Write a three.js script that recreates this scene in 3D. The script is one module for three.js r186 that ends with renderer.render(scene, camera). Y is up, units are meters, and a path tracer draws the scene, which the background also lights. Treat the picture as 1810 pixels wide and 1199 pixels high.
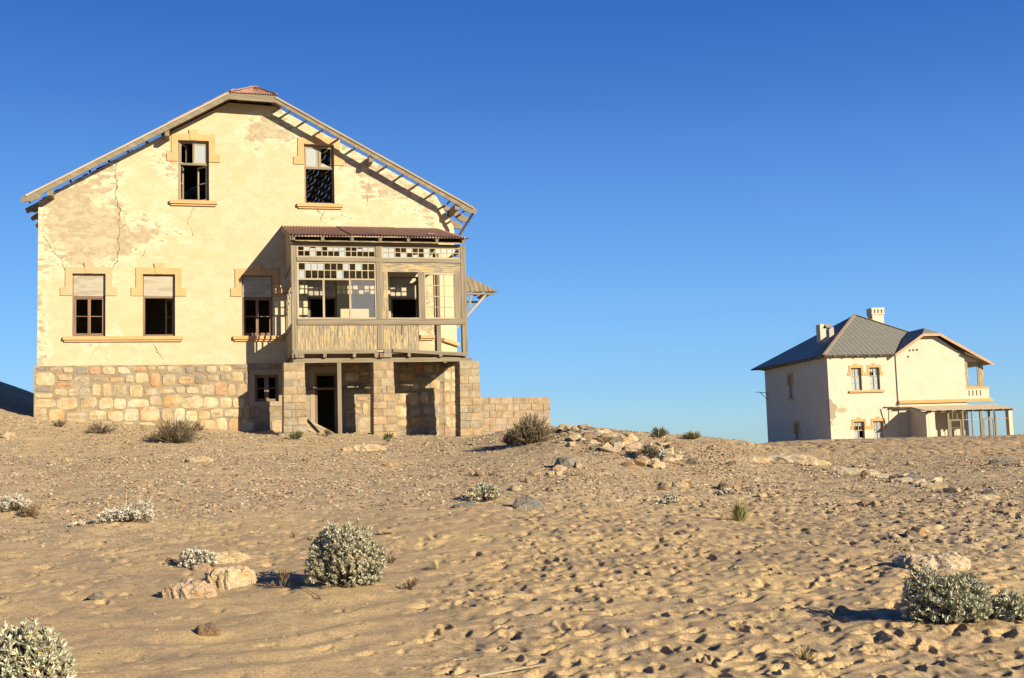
import * as THREE from 'three';
import { mergeGeometries } from 'three/addons/utils/BufferGeometryUtils.js';
import { ConvexGeometry } from 'three/addons/geometries/ConvexGeometry.js';

// ---------------------------------------------------------------- camera, sky, sun, exposure
const R = Math.PI / 180, EYE = 1.6, FPX = 2100;
const scene = new THREE.Scene();
const camera = new THREE.PerspectiveCamera(2 * Math.atan(599.5 / FPX) / R, 1810 / 1199, 0.1, 9000);
camera.rotation.order = 'YXZ';
camera.rotation.set(5.55 * R, 0, -1.74 * R);
camera.position.set(0, EYE, 0);
scene.add(camera);
camera.updateMatrixWorld(true);

const renderer = new THREE.WebGLRenderer({ antialias: true });
renderer.setSize(1024, 678);
renderer.toneMapping = THREE.LinearToneMapping;
const EXPOSURE = 2.1;
renderer.toneMappingExposure = EXPOSURE;
renderer.shadowMap.enabled = true;

const SUN_AZ = 46.5 * R, SUN_EL = 20.3 * R;          // azimuth to the right of straight behind the camera
const sunDir = new THREE.Vector3(Math.sin(SUN_AZ) * Math.cos(SUN_EL), Math.sin(SUN_EL), Math.cos(SUN_AZ) * Math.cos(SUN_EL));
const sun = new THREE.DirectionalLight(new THREE.Color().setRGB(1, 0.85, 0.61), 5);
sun.position.copy(sunDir).multiplyScalar(120).add(new THREE.Vector3(0, 0, -45));
sun.target.position.set(0, 0, -45);
sun.castShadow = true;
sun.shadow.camera.left = -70; sun.shadow.camera.right = 70; sun.shadow.camera.top = 60; sun.shadow.camera.bottom = -60;
sun.shadow.camera.far = 400; sun.shadow.mapSize.set(4096, 4096);
scene.add(sun, sun.target);

// clear desert sky: deep blue overhead, pale and slightly hazy at the horizon
{
  const stops = [[-90, 150, 140, 120], [-1, 176, 190, 190], [0, 178, 210, 214], [0.9, 176, 214, 224], [1.7, 168, 216, 236], [3.5, 150, 205, 248], [6.3, 130, 191, 250], [9.5, 110, 172, 240], [13, 93, 152, 228], [17, 72, 128, 208], [20.5, 57, 113, 196], [28, 45, 95, 176], [45, 32, 72, 142], [90, 24, 54, 114]];
  const lin = c => { c /= 255; return c <= 0.04045 ? c / 12.92 : Math.pow((c + 0.055) / 1.055, 2.4); };
  const W = 512, Hh = 1024, data = new Float32Array(W * Hh * 4);
  for (let j = 0; j < Hh; j++) {
    const el = ((j + 0.5) / Hh - 0.5) * 180;
    let k = 0; while (k < stops.length - 2 && el > stops[k + 1][0]) k++;
    const t = Math.min(1, Math.max(0, (el - stops[k][0]) / (stops[k + 1][0] - stops[k][0])));
    const c = [1, 2, 3].map(q => (lin(stops[k][q]) * (1 - t) + lin(stops[k + 1][q]) * t) / EXPOSURE);
    for (let i = 0; i < W; i++) {
      const az = ((i + 0.5) / W - 0.5) * 2 * Math.PI, ce = Math.cos(el * R);
      const d = new THREE.Vector3(Math.cos(az) * ce, Math.sin(el * R), Math.sin(az) * ce);
      const mu = d.dot(sunDir), g = 0.25 * Math.exp((mu - 1) * 40);        // the glow of air round the sun, behind the camera
      const side = 1 - 0.22 * d.x * Math.max(0, -d.z);                     // a touch deeper to the right, as in the picture
      const o = (j * W + i) * 4;
      data[o] = c[0] * side + g * 0.9; data[o + 1] = c[1] * (1 - 0.20 * d.x * Math.max(0, -d.z)) + g * 0.75; data[o + 2] = c[2] * (1 - 0.14 * d.x * Math.max(0, -d.z)) + g * 0.5; data[o + 3] = 1;
    }
  }
  const sky = new THREE.DataTexture(data, W, Hh, THREE.RGBAFormat, THREE.FloatType);
  sky.mapping = THREE.EquirectangularReflectionMapping; sky.magFilter = sky.minFilter = THREE.LinearFilter; sky.needsUpdate = true;
  scene.background = sky; scene.environment = sky;
}

// ---------------------------------------------------------------- random numbers, noise
function mulberry(a) { return () => { a |= 0; a = a + 0x6D2B79F5 | 0; let t = Math.imul(a ^ a >>> 15, 1 | a); t = t + Math.imul(t ^ t >>> 7, 61 | t) ^ t; return ((t ^ t >>> 14) >>> 0) / 4294967296; }; }
const hash = (x, y, s) => { let h = Math.imul(x, 374761393) ^ Math.imul(y, 668265263) ^ Math.imul(s, 1442695041); h = Math.imul(h ^ h >>> 13, 1274126177); h ^= h >>> 16; return (h >>> 0) / 4294967296; };
function vnoise(x, y, s = 1, px = 0, py = 0) {                      // smooth value noise 0..1, periodic if px, py are given
  let xi = Math.floor(x), yi = Math.floor(y); const fx = x - xi, fy = y - yi;
  let x1 = xi + 1, y1 = yi + 1;
  if (px) { xi = ((xi % px) + px) % px; x1 = ((x1 % px) + px) % px; }
  if (py) { yi = ((yi % py) + py) % py; y1 = ((y1 % py) + py) % py; }
  const u = fx * fx * (3 - 2 * fx), v = fy * fy * (3 - 2 * fy);
  const a = hash(xi, yi, s), b = hash(x1, yi, s), c = hash(xi, y1, s), d = hash(x1, y1, s);
  return a + (b - a) * u + (c - a) * v + (a - b - c + d) * u * v;
}
function fbm(x, y, o = 4, s = 1, px = 0, py = 0) { let t = 0, a = 0.5, n = 0; for (let i = 0; i < o; i++) { t += a * vnoise(x, y, s + i, px, py); n += a; a *= 0.5; x *= 2; y *= 2; px *= 2; py *= 2; } return t / n; }
const sstep = (a, b, x) => { const t = Math.min(1, Math.max(0, (x - a) / (b - a))); return t * t * (3 - 2 * t); };
const mix = (a, b, t) => a + (b - a) * t;
const mix3 = (a, b, t) => [a[0] + (b[0] - a[0]) * t, a[1] + (b[1] - a[1]) * t, a[2] + (b[2] - a[2]) * t];
const mul3 = (a, k) => [a[0] * k, a[1] * k, a[2] * k];

// ---------------------------------------------------------------- textures
const LUT = new Uint8Array(4097); for (let i = 0; i <= 4096; i++) { const c = i / 4096; LUT[i] = Math.round(255 * (c <= 0.0031308 ? c * 12.92 : 1.055 * Math.pow(c, 1 / 2.4) - 0.055)); }
function tex(w, h, fn, color = true) {                              // fn(x 0..1, y 0..1) -> [r, g, b] linear, or a height
  const d = new Uint8Array(w * h * 4);
  for (let j = 0; j < h; j++) for (let i = 0; i < w; i++) {
    const c = fn((i + 0.5) / w, (j + 0.5) / h, i, j), o = (j * w + i) * 4;
    if (color) { d[o] = LUT[Math.min(4096, Math.max(0, c[0] * 4096 | 0))]; d[o + 1] = LUT[Math.min(4096, Math.max(0, c[1] * 4096 | 0))]; d[o + 2] = LUT[Math.min(4096, Math.max(0, c[2] * 4096 | 0))]; }
    else d[o] = d[o + 1] = d[o + 2] = Math.min(255, Math.max(0, c * 255));
    d[o + 3] = 255;
  }
  const t = new THREE.DataTexture(d, w, h); t.wrapS = t.wrapT = THREE.RepeatWrapping; t.magFilter = THREE.LinearFilter; t.minFilter = THREE.LinearMipmapLinearFilter; t.generateMipmaps = true; t.anisotropy = 8;
  if (color) t.colorSpace = THREE.SRGBColorSpace; t.needsUpdate = true; return t;
}
function rep(t, x, y) { const c = t.clone(); c.repeat.set(x, y ?? x); c.needsUpdate = true; return c; }
const rgb = (r, g, b) => new THREE.Color().setRGB(r, g, b);
function mat(o) { const m = new THREE.MeshStandardMaterial(Object.assign({ roughness: 0.92, metalness: 0 }, o)); m.color.multiplyScalar(0.63); return m; }

// sand: fine grain with darker and paler grains (one tile is 1.6 m)
const sandMap = tex(1024, 1024, (x, y, i, j) => {
  const g = hash(i, j, 11), g2 = hash(i >> 1, j >> 1, 12), big = fbm(x * 9, y * 9, 4, 13, 9, 9), g3 = vnoise(x * 170, y * 170, 14, 170, 170), cm = vnoise(x * 110, y * 110, 15, 110, 110);
  let k = 0.80 + 0.30 * big + (g - 0.5) * 0.2 + (g2 - 0.5) * 0.2 + (cm - 0.5) * 0.5;
  let c = [k, k, k];
  if (g3 > 0.80) c = mul3([0.52, 0.52, 0.56], 0.8 + g * 0.5);
  else if (g3 < 0.14) c = mul3([1.35, 1.33, 1.40], 0.75 + g * 0.3);
  else if (g2 > 0.985) c = [1.25, 0.85, 0.65];
  return mul3(c, 0.74);
});
const sandBump = tex(1024, 1024, (x, y, i, j) => 0.5 * fbm(x * 40, y * 40, 4, 21, 40, 40) + 0.35 * hash(i >> 1, j >> 1, 12) + 0.15 * hash(i, j, 11), false);
// plain weathered lime plaster (one tile is 3 m)
const plasterMap = tex(512, 512, (x, y, i, j) => {
  const a = fbm(x * 5, y * 5, 5, 31, 5, 5), b = fbm(x * 22, y * 22, 3, 35, 22, 22);
  let k = 0.90 + 0.14 * (a - 0.5) + 0.10 * (b - 0.5) + 0.05 * (hash(i, j, 36) - 0.5);
  return [k, k * (0.99 + 0.03 * (a - 0.5)), k * (0.97 + 0.1 * (a - 0.5))];
});
const plasterBump = tex(512, 512, (x, y, i, j) => 0.6 * fbm(x * 12, y * 12, 4, 41, 12, 12) + 0.4 * fbm(x * 60, y * 60, 2, 44, 60, 60), false);
// weathered timber, grain along v (one tile is 0.5 m across and 2 m long)
const woodGrain = (x, y, s) => { const w = x + 0.02 * fbm(x * 4, y * 3, 2, s, 4, 3); return 0.55 * vnoise(w * 26, y * 2, s + 1, 26, 2) + 0.3 * vnoise(w * 70, y * 4, s + 2, 70, 4) + 0.15 * vnoise(w * 140, y * 9, s + 3, 140, 9); };
const woodMap = tex(512, 512, (x, y, i, j) => { const g = woodGrain(x, y, 51), t = fbm(x * 5, y * 2, 3, 55, 5, 2); const k = 0.48 + 0.75 * g + 0.25 * (t - 0.5) - (vnoise(x * 60, y * 3, 57, 60, 3) > 0.86 ? 0.22 : 0); return mul3(mix3([1, 0.90, 0.74], [0.94, 0.93, 0.88], t), k); });
const woodBump = tex(512, 512, (x, y) => woodGrain(x, y, 51), false);
// boards with flaking ochre paint
const paintWoodMap = tex(512, 512, (x, y) => {
  const g = woodGrain(x, y, 61), f = 0.45 * vnoise(x * 52, y * 9, 64, 52, 9) + 0.55 * fbm(x * 24, y * 14, 4, 65, 24, 14);
  const p = sstep(0.49, 0.57, f + 0.25 * (fbm(x * 3, y * 3, 2, 68, 3, 3) - 0.5));
  return mix3(mul3([0.30, 0.265, 0.20], 0.55 + 0.8 * g), mul3([0.66, 0.49, 0.23], 0.8 + 0.3 * g), p * 0.9);
});
// stone (one tile is 1.2 m)
const stoneMap = tex(512, 512, (x, y, i, j) => {
  const a = fbm(x * 4, y * 4, 5, 71, 4, 4), b = fbm(x * 16, y * 16, 4, 75, 16, 16), st = vnoise((x * 3 + a * 1.2), y * 18, 79, 0, 18);
  const k = 0.66 + 0.5 * (a - 0.3) + 0.35 * (b - 0.5) + 0.10 * (hash(i, j, 80) - 0.5) - (st > 0.8 ? 0.12 : 0);
  const o = sstep(0.52, 0.68, fbm(x * 3, y * 3, 4, 82, 3, 3));
  return [k * 0.98, k * mix(0.97, 0.86, o), k * mix(0.94, 0.70, o)];
});
const stoneBump = tex(512, 512, (x, y) => 0.6 * fbm(x * 10, y * 10, 5, 85, 10, 10) + 0.4 * fbm(x * 30, y * 30, 3, 88, 30, 30), false);
// rusted red-brown sheet metal (one tile is 1 m)
const rustMap = tex(512, 512, (x, y) => { const a = fbm(x * 6, y * 4, 5, 91, 6, 4), b = fbm(x * 24, y * 10, 3, 95, 24, 10); return mul3(mix3([0.47, 0.225, 0.165], [0.42, 0.265, 0.205], sstep(0.4, 0.62, a)), 0.72 + 0.6 * b); });
const tinMap = tex(256, 256, (x, y) => { const a = fbm(x * 4, y * 4, 5, 101, 4, 4), b = fbm(x * 24, y * 8, 3, 105, 24, 8); return mul3(mix3([0.42, 0.40, 0.34], [0.30, 0.28, 0.23], sstep(0.48, 0.74, a)), 0.75 + 0.3 * a + 0.2 * b); });

// ---------------------------------------------------------------- materials
const M = {
  wood: mat({ map: woodMap, color: rgb(0.33, 0.295, 0.235), bumpMap: woodBump, bumpScale: 0.006 }),
  woodPale: mat({ map: woodMap, color: rgb(0.56, 0.50, 0.39), bumpMap: woodBump, bumpScale: 0.005 }),
  woodDark: mat({ map: woodMap, color: rgb(0.30, 0.23, 0.165), bumpMap: woodBump, bumpScale: 0.006 }),
  woodRed: mat({ map: woodMap, color: rgb(0.30, 0.20, 0.155), bumpMap: woodBump, bumpScale: 0.006 }),
  paintWood: mat({ map: paintWoodMap, bumpMap: woodBump, bumpScale: 0.006 }),
  rust: mat({ map: rustMap, roughness: 0.75 }),
  tin: mat({ map: tinMap, roughness: 0.6, metalness: 0.15 }),
  pierMortar: mat({ map: stoneMap, color: rgb(0.52, 0.44, 0.31), bumpMap: stoneBump, bumpScale: 0.015 }),
  boardsPale: mat({ map: woodMap, color: rgb(0.78, 0.71, 0.57), bumpMap: woodBump, bumpScale: 0.005 }),
  trim: mat({ map: rep(plasterMap, 1), color: rgb(0.76, 0.475, 0.225), bumpMap: plasterBump, bumpScale: 0.01 }),
  trimPale: mat({ map: rep(plasterMap, 1), color: rgb(0.70, 0.50, 0.29), bumpMap: plasterBump, bumpScale: 0.012 }),
  render: mat({ map: plasterMap, color: rgb(0.47, 0.38, 0.27), bumpMap: plasterBump, bumpScale: 0.012 }),
  mortar: mat({ map: stoneMap, color: rgb(0.47, 0.395, 0.285), bumpMap: stoneBump, bumpScale: 0.02 }),
  plaster: mat({ map: plasterMap, color: rgb(0.78, 0.65, 0.42), bumpMap: plasterBump, bumpScale: 0.008 }),
  inner: mat({ map: plasterMap, color: rgb(0.58, 0.52, 0.42), bumpMap: plasterBump, bumpScale: 0.008 }),
  innerFloor: mat({ map: woodMap, color: rgb(0.36, 0.28, 0.20) }),
  glass: new THREE.MeshPhysicalMaterial({ color: rgb(0.50, 0.57, 0.60), roughness: 0.38, transmission: 0.55, thickness: 0, ior: 1.45 }),
  glassClear: new THREE.MeshPhysicalMaterial({ color: rgb(0.93, 0.94, 0.93), roughness: 0.03, transmission: 0.96, thickness: 0, ior: 1.45 }),
  iron: mat({ color: rgb(0.05, 0.045, 0.04), roughness: 0.7, metalness: 0.4 }),
};
const stoneTones = [[0.70, 0.58, 0.39], [0.76, 0.64, 0.42], [0.62, 0.53, 0.38], [0.74, 0.53, 0.29], [0.52, 0.46, 0.35], [0.72, 0.45, 0.27], [0.40, 0.37, 0.31], [0.84, 0.73, 0.51]].map(c => mat({ map: stoneMap, color: rgb(...c), bumpMap: stoneBump, bumpScale: 0.03 }));
const blockTones = [[0.54, 0.45, 0.31], [0.57, 0.48, 0.33], [0.50, 0.42, 0.30], [0.62, 0.48, 0.31], [0.47, 0.42, 0.33]].map(c => mat({ map: stoneMap, color: rgb(...c), bumpMap: stoneBump, bumpScale: 0.02 }));
const brickTones = [[0.52, 0.42, 0.315], [0.50, 0.405, 0.31], [0.55, 0.45, 0.335]].map(c => mat({ map: stoneMap, color: rgb(...c), bumpMap: stoneBump, bumpScale: 0.02 }));

// ---------------------------------------------------------------- scene helpers
const taken = {};
function numbered(n) { const k = taken[n] = (taken[n] ?? -1) + 1; return k ? n + '_' + String(k).padStart(3, '0') : n; }
function shadows(o) { o.castShadow = true; o.receiveShadow = true; return o; }
function thing(name, label, category, pos = [0, 0, 0], turn = 0, group) {
  const g = new THREE.Group(); g.name = numbered(name); g.position.set(...pos); g.rotation.y = turn; g.userData = { label, category };
  if (group) g.userData.group = group; scene.add(g); return g;
}
function single(name, geo, m, label, category, group) {
  const o = shadows(new THREE.Mesh(geo, m)); o.name = numbered(name); o.userData = { label, category }; if (group) o.userData.group = group; scene.add(o); return o;
}
function part(parent, name, geo, m, extra) { const o = shadows(new THREE.Mesh(geo, m)); o.name = name; if (extra) Object.assign(o.userData, extra); parent.add(o); return o; }
const STUFF = { kind: 'stuff' };
let uvRnd = mulberry(7);
// box with uv in metres, grain (v) along the longest side
function boxG(x0, x1, y0, y1, z0, z1, su = 2, sv = 0.5) {
  const g = new THREE.BoxGeometry(x1 - x0, y1 - y0, z1 - z0); g.translate((x0 + x1) / 2, (y0 + y1) / 2, (z0 + z1) / 2);
  const p = g.attributes.position, n = g.attributes.normal, uv = g.attributes.uv, d = [x1 - x0, y1 - y0, z1 - z0], ou = uvRnd() * 5, ov = uvRnd() * 5;
  for (let i = 0; i < p.count; i++) {
    const a = [Math.abs(n.getX(i)), Math.abs(n.getY(i)), Math.abs(n.getZ(i))], ax = a[0] > 0.5 ? 0 : a[1] > 0.5 ? 1 : 2, o = [0, 1, 2].filter(k => k !== ax);
    const c = [p.getX(i), p.getY(i), p.getZ(i)]; let [a1, a2] = o; if (d[a1] > d[a2]) [a1, a2] = [a2, a1];
    uv.setXY(i, c[a1] * su + ou, c[a2] * sv + ov);
  }
  return g;
}
const sbox = (x0, x1, y0, y1, z0, z1, s = 0.33) => boxG(x0, x1, y0, y1, z0, z1, s, s);      // stone / plaster mapping
function barG(p0, p1, w, h, up = [0, 1, 0]) {                        // a beam from p0 to p1, w wide, h high along up
  const a = new THREE.Vector3(...p0), b = new THREE.Vector3(...p1), y = b.clone().sub(a), L = y.length(); y.normalize();
  const z = new THREE.Vector3(...up); z.addScaledVector(y, -z.dot(y)).normalize(); const x = y.clone().cross(z);
  const g = boxG(-w / 2, w / 2, 0, L, -h / 2, h / 2); g.applyMatrix4(new THREE.Matrix4().makeBasis(x, y, z).setPosition(a)); return g;
}
const merge = a => mergeGeometries(a, false);
function triUV(g, s = 0.8, ou = 0, ov = 0) {                         // box-projected uv in metres for any geometry
  const p = g.attributes.position, n = g.attributes.normal, uv = new Float32Array(p.count * 2);
  for (let i = 0; i < p.count; i++) {
    const a = Math.abs(n.getX(i)), b = Math.abs(n.getY(i)), c = Math.abs(n.getZ(i));
    const [u, v] = a > b && a > c ? [p.getZ(i), p.getY(i)] : b > c ? [p.getX(i), p.getZ(i)] : [p.getX(i), p.getY(i)];
    uv[2 * i] = u * s + ou; uv[2 * i + 1] = v * s + ov;
  }
  g.setAttribute('uv', new THREE.BufferAttribute(uv, 2)); return g;
}
function polyG(tris, s = 0.33) {                                     // plain triangles (arrays of 3 points), flat normals, box uv
  const pos = []; for (const t of tris) for (const q of t) pos.push(...q);
  const g = new THREE.BufferGeometry(); g.setAttribute('position', new THREE.Float32BufferAttribute(pos, 3)); g.computeVertexNormals(); return triUV(g, s);
}
function extr(pts, depth, holes = []) {                              // outline in x, y extruded along z
  const s = new THREE.Shape(pts.map(p => new THREE.Vector2(...p)));
  for (const h of holes) s.holes.push(new THREE.Path(h.map(p => new THREE.Vector2(...p))));
  return new THREE.ExtrudeGeometry(s, { depth, bevelEnabled: false });
}
const rect = (x0, x1, y0, y1) => [[x0, y0], [x1, y0], [x1, y1], [x0, y1]];
// direction of a photograph point and the point where it meets the land
const vtmp = new THREE.Vector3();
function rayDir(px, py) { return vtmp.set((px - 905) / FPX, -(py - 599.5) / FPX, -1).applyQuaternion(camera.quaternion).clone(); }
// ---------------------------------------------------------------- the land
const HO = new THREE.Vector3(-15.195, 4.865, -37.8), HYAW = 14.95 * R;                // left end of the plaster foot of the big house
const HU = new THREE.Vector3(Math.cos(HYAW), 0, -Math.sin(HYAW)), HN = new THREE.Vector3(Math.sin(HYAW), 0, Math.cos(HYAW));
const houseAt = (u, v, w) => HO.clone().addScaledVector(HU, u).addScaledVector(HN, w).add(new THREE.Vector3(0, v, 0));
const lp = (x, z) => { const r = Math.hypot(x, z) + 1.5, th = Math.atan2(x, -z); return [th * 6, Math.log(r) * 3]; };
const CP = [];
{
  const px = (x, y, d) => { const r = rayDir(x, y), k = d / -r.z; CP.push([r.x * k, -d, EYE + r.y * k]); };
  for (const q of [[0, 1199, 8.7], [0, 1000, 14], [0, 900, 19.5], [0, 850, 23.5], [0, 800, 30], [0, 740, 36], [-150, 730, 37], [-150, 1000, 14],
    [450, 1199, 8.5], [450, 1100, 10.7], [450, 1000, 13.7], [450, 900, 19], [450, 850, 23.9], [450, 800, 31],
    [905, 1199, 8.5], [905, 1100, 10.3], [905, 1000, 13.1], [905, 900, 18], [905, 850, 22.3], [905, 800, 29], [905, 775, 34],
    [1350, 1199, 8.2], [1350, 1100, 10], [1350, 1000, 12.9], [1350, 900, 18.5], [1350, 850, 23.5], [1350, 815, 30], [1350, 792, 38],
    [1810, 1199, 8], [1810, 1100, 9.8], [1810, 1000, 12.5], [1810, 900, 17.5], [1810, 850, 22.5], [1810, 815, 29], [1810, 795, 40],
    [1960, 1199, 8], [1960, 1000, 12.5], [1960, 850, 22.5], [1960, 800, 38],
    [1010, 764, 31], [1090, 770, 32], [1200, 774, 34], [1300, 778, 36], [1400, 780.5, 50], [1500, 780.5, 58], [1600, 779.5, 60], [1700, 778.5, 62], [1810, 775, 66], [1950, 772, 68], [905, 757, 37]]) px(...q);
  const hp = (u, v, w) => { const p = houseAt(u, v, w); CP.push([p.x, p.z, p.y]); };
  for (const q of [[0, -1.7, .1], [3, -1.95, .1], [6.6, -2.3, .1], [9, -2.36, .3], [11.3, -2.5, .3], [13.3, -2.6, .3], [7.8, -2.53, 2.9], [10.7, -2.63, 2.9], [13.6, -2.76, 2.9], [0, -1.5, -6], [7, -2, -5], [14, -2.6, -6], [16, -2.6, 0], [-2, -1.2, 0]]) hp(...q);
  const pol = (th, r, h) => CP.push([Math.sin(th) * r, -Math.cos(th) * r, h]);
  pol(-0.41, 58, 5.55); pol(-0.385, 62, 5.3); pol(-0.46, 60, 6.6); pol(-0.6, 60, 8); pol(-0.3, 60, 2.6); pol(-0.2, 60, 1.6); pol(-0.1, 55, 1.2); pol(0, 50, 1.2); pol(0.1, 52, 1.2); pol(-0.4, 90, 4);
  for (const th of [0.15, 0.25, 0.35, 0.45]) { pol(th, 80, 1.1); pol(th, 100, 1.0); }
  for (const th of [-0.5, -0.2, 0, 0.2, 0.4, 0.7]) { pol(th, 160, 0.4); pol(th, 600, 3.0); pol(th, 5000, 4); }
  for (const th of [-2.6, -1.7, -1, 1, 1.7, 2.6]) { pol(th, 1, 0); pol(th, 6, 0); pol(th, 25, 0.6 + (th < 0 && th > -1.5 ? 0.8 : 0)); pol(th, 100, 1); pol(th, 5000, 3); }
  pol(0, 0.5, 0); pol(0, 4, 0); pol(0.4, 5, 0.02); pol(-0.4, 5, 0.02);
}
const TPS = (() => {                                                 // thin-plate spline through the control points
  const n = CP.length, q = CP.map(p => lp(p[0], p[1])), N = n + 3, A = [];
  const U = r2 => r2 < 1e-9 ? 0 : 0.5 * r2 * Math.log(r2);
  for (let i = 0; i < n; i++) { const row = new Float64Array(N + 1); for (let j = 0; j < n; j++) row[j] = U((q[i][0] - q[j][0]) ** 2 + (q[i][1] - q[j][1]) ** 2) + (i === j ? 0.02 : 0); row[n] = 1; row[n + 1] = q[i][0]; row[n + 2] = q[i][1]; row[N] = CP[i][2]; A.push(row); }
  for (let k = 0; k < 3; k++) { const row = new Float64Array(N + 1); for (let j = 0; j < n; j++) row[j] = k === 0 ? 1 : q[j][k - 1]; A.push(row); }
  for (let c = 0; c < N; c++) {
    let b = c; for (let r = c + 1; r < N; r++) if (Math.abs(A[r][c]) > Math.abs(A[b][c])) b = r;
    [A[c], A[b]] = [A[b], A[c]];
    for (let r = c + 1; r < N; r++) { const f = A[r][c] / A[c][c]; if (f) for (let k = c; k <= N; k++) A[r][k] -= f * A[c][k]; }
  }
  const w = new Float64Array(N); for (let r = N - 1; r >= 0; r--) { let s = A[r][N]; for (let k = r + 1; k < N; k++) s -= A[r][k] * w[k]; w[r] = s / A[r][r]; }
  return (x, z) => { const [a, b] = lp(x, z); let s = w[n] + w[n + 1] * a + w[n + 2] * b; for (let j = 0; j < n; j++) { const r2 = (a - q[j][0]) ** 2 + (b - q[j][1]) ** 2; if (r2 > 1e-9) s += w[j] * 0.5 * r2 * Math.log(r2); } return s; };
})();
// where the sand is trodden, smooth, or stony
function groundKind(x, z) {
  const d = Math.hypot(x, z), e = 1.3 * (vnoise(x * 0.35 + 9, z * 0.35, 201) - 0.5);
  const path = sstep(-0.9, 0.5, x + e - 0.02 * (d - 9) + 0.4) * (1 - sstep(19, 26, d + 3 * e)) ;
  const ridge = sstep(30, 38, d + 4 * e) * sstep(3, 7, x) * (1 - sstep(70, 80, d));
  const trod = Math.max(path, ridge, 0.35 * sstep(11, 14, d) * (1 - sstep(17, 22, d)));
  const stony = sstep(15.5, 20, d + 2.2 * e + Math.max(0, -x - 4) * 0.15) * (1 - ridge) * (1 - sstep(46, 60, d));
  const rightStony = sstep(0.2, 0.36, x / (d + 1) + 0.1 * e) * sstep(12.5, 15, d + e) * (1 - ridge) * (1 - sstep(46, 60, d));
  return { trod, stony: Math.max(stony, rightStony), d, path, ridge };
}
const smoothH = TPS;
function baseH(x, z) {                                               // land without footprints
  const d = Math.hypot(x, z);
  let h = smoothH(x, z);
  if (d < 120) {
    h += 0.10 * (fbm(x * 0.45, z * 0.45, 3, 211) - 0.5) * sstep(3, 8, d);
    h += 0.035 * (fbm(x * 1.6 + z * 0.7, z * 1.9 - x * 0.4, 3, 215) - 0.5) * sstep(2, 6, d) * (1 - sstep(50, 90, d));
  }
  // sand heaped by the wind: mounds under the plants at the left and by the big bush
  const bump = (cx, cz, rx, rz, a) => { const q = ((x - cx) / rx) ** 2 + ((z - cz) / rz) ** 2; return q < 6 ? a * Math.exp(-q) : 0; };
  for (const m of MOUNDS) h += bump(...m);
  { const hx = x - HO.x, hz = z - HO.z, u = hx * HU.x + hz * HU.z, w = hx * HN.x + hz * HN.z; if (u > -1 && u < 14.2 && w > -0.5 && w < 4.5) { const foot = u > 7.4 ? 2.3 : 0; const q = w - foot; if (q > -0.4 && q < 1.6) h += (0.02 + 0.10 * fbm(u * 0.9, 3, 3, 261)) * Math.exp(-Math.max(0, q) * 2.2) * sstep(-1, 0, u) * (q < 0 ? 1 : 1); } }
  return h;
}
const MOUNDS = [];
function onLand(px, py, f = baseH) {                                  // where the sight line of a photograph point meets the land
  const r = rayDir(px, py); let t = 3, dt = 0.1;
  for (let i = 0; i < 2000; i++) { const y = EYE + r.y * t; if (y < f(r.x * t, r.z * t)) break; t += dt; dt = Math.max(0.05, t * 0.006); if (t > 140) return null; }
  let a = t - dt * 1.01, b = t; for (let i = 0; i < 24; i++) { const m = (a + b) / 2; if (EYE + r.y * m < f(r.x * m, r.z * m)) b = m; else a = m; }
  const x = r.x * b, z = r.z * b; return new THREE.Vector3(x, f(x, z), z);
}
for (const [px, py, rx, rz, a] of [[210, 935, 0.75, 0.6, 0.10], [20, 915, 0.9, 0.6, 0.12], [605, 1046, 0.75, 0.6, 0.06], [40, 960, 1.6, 0.5, 0.06], [480, 1092, 0.28, 0.22, 0.05], [1690, 1112, 0.8, 0.6, 0.05]]) {
  const p = onLand(px, py, smoothH); MOUNDS.push([p.x, p.z, rx, rz, a]);
}
// trodden sand: every print is a hollow with a pushed-up rim
const CELL = 0.225;
function prints(x, z, dens) {
  const ci = Math.floor(x / CELL), cj = Math.floor(z / CELL); let s = 0;
  for (let i = ci - 1; i <= ci + 1; i++) for (let j = cj - 1; j <= cj + 1; j++) for (let k = 0; k < 2; k++) {
    const h0 = hash(i, j, 301 + k * 7); if (h0 > dens * (k ? 0.45 : 1)) continue;
    const cx = (i + hash(i, j, 302 + k * 7)) * CELL, cz = (j + hash(i, j, 303 + k * 7)) * CELL, an = 0.5 + (hash(i, j, 304 + k * 7) - 0.5) * 2.2 + (hash(i, j, 308) > 0.5 ? Math.PI : 0), sz = 0.75 + 0.55 * hash(i, j, 305 + k * 7), dp = 0.55 + 0.75 * hash(i, j, 306 + k * 7);
    const dx = x - cx, dz = z - cz, c = Math.cos(an), n = Math.sin(an), a = (dx * n - dz * c) / (0.100 * sz), b = (dx * c + dz * n) / (0.050 * sz);
    if (a > 2.4 || a < -2.4 || b > 3 || b < -3) continue; const q = Math.sqrt(a * a * (a > 0 ? 0.85 : 1.1) + b * b * (1 + 0.25 * a)); if (q > 2.2) continue;
    if (hash(i, j, 309 + k) < 0.5) { s -= dp * 0.036 * Math.exp(-q * q * 1.4); continue; }      // old prints, blurred by the wind
    s += dp * (q < 1 ? -0.044 * (1 - q * q) * (1 + 0.25 * a) : 0) + dp * 0.012 * Math.exp(-((q - 1.15) ** 2) / 0.07);
  }
  return s;
}
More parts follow.
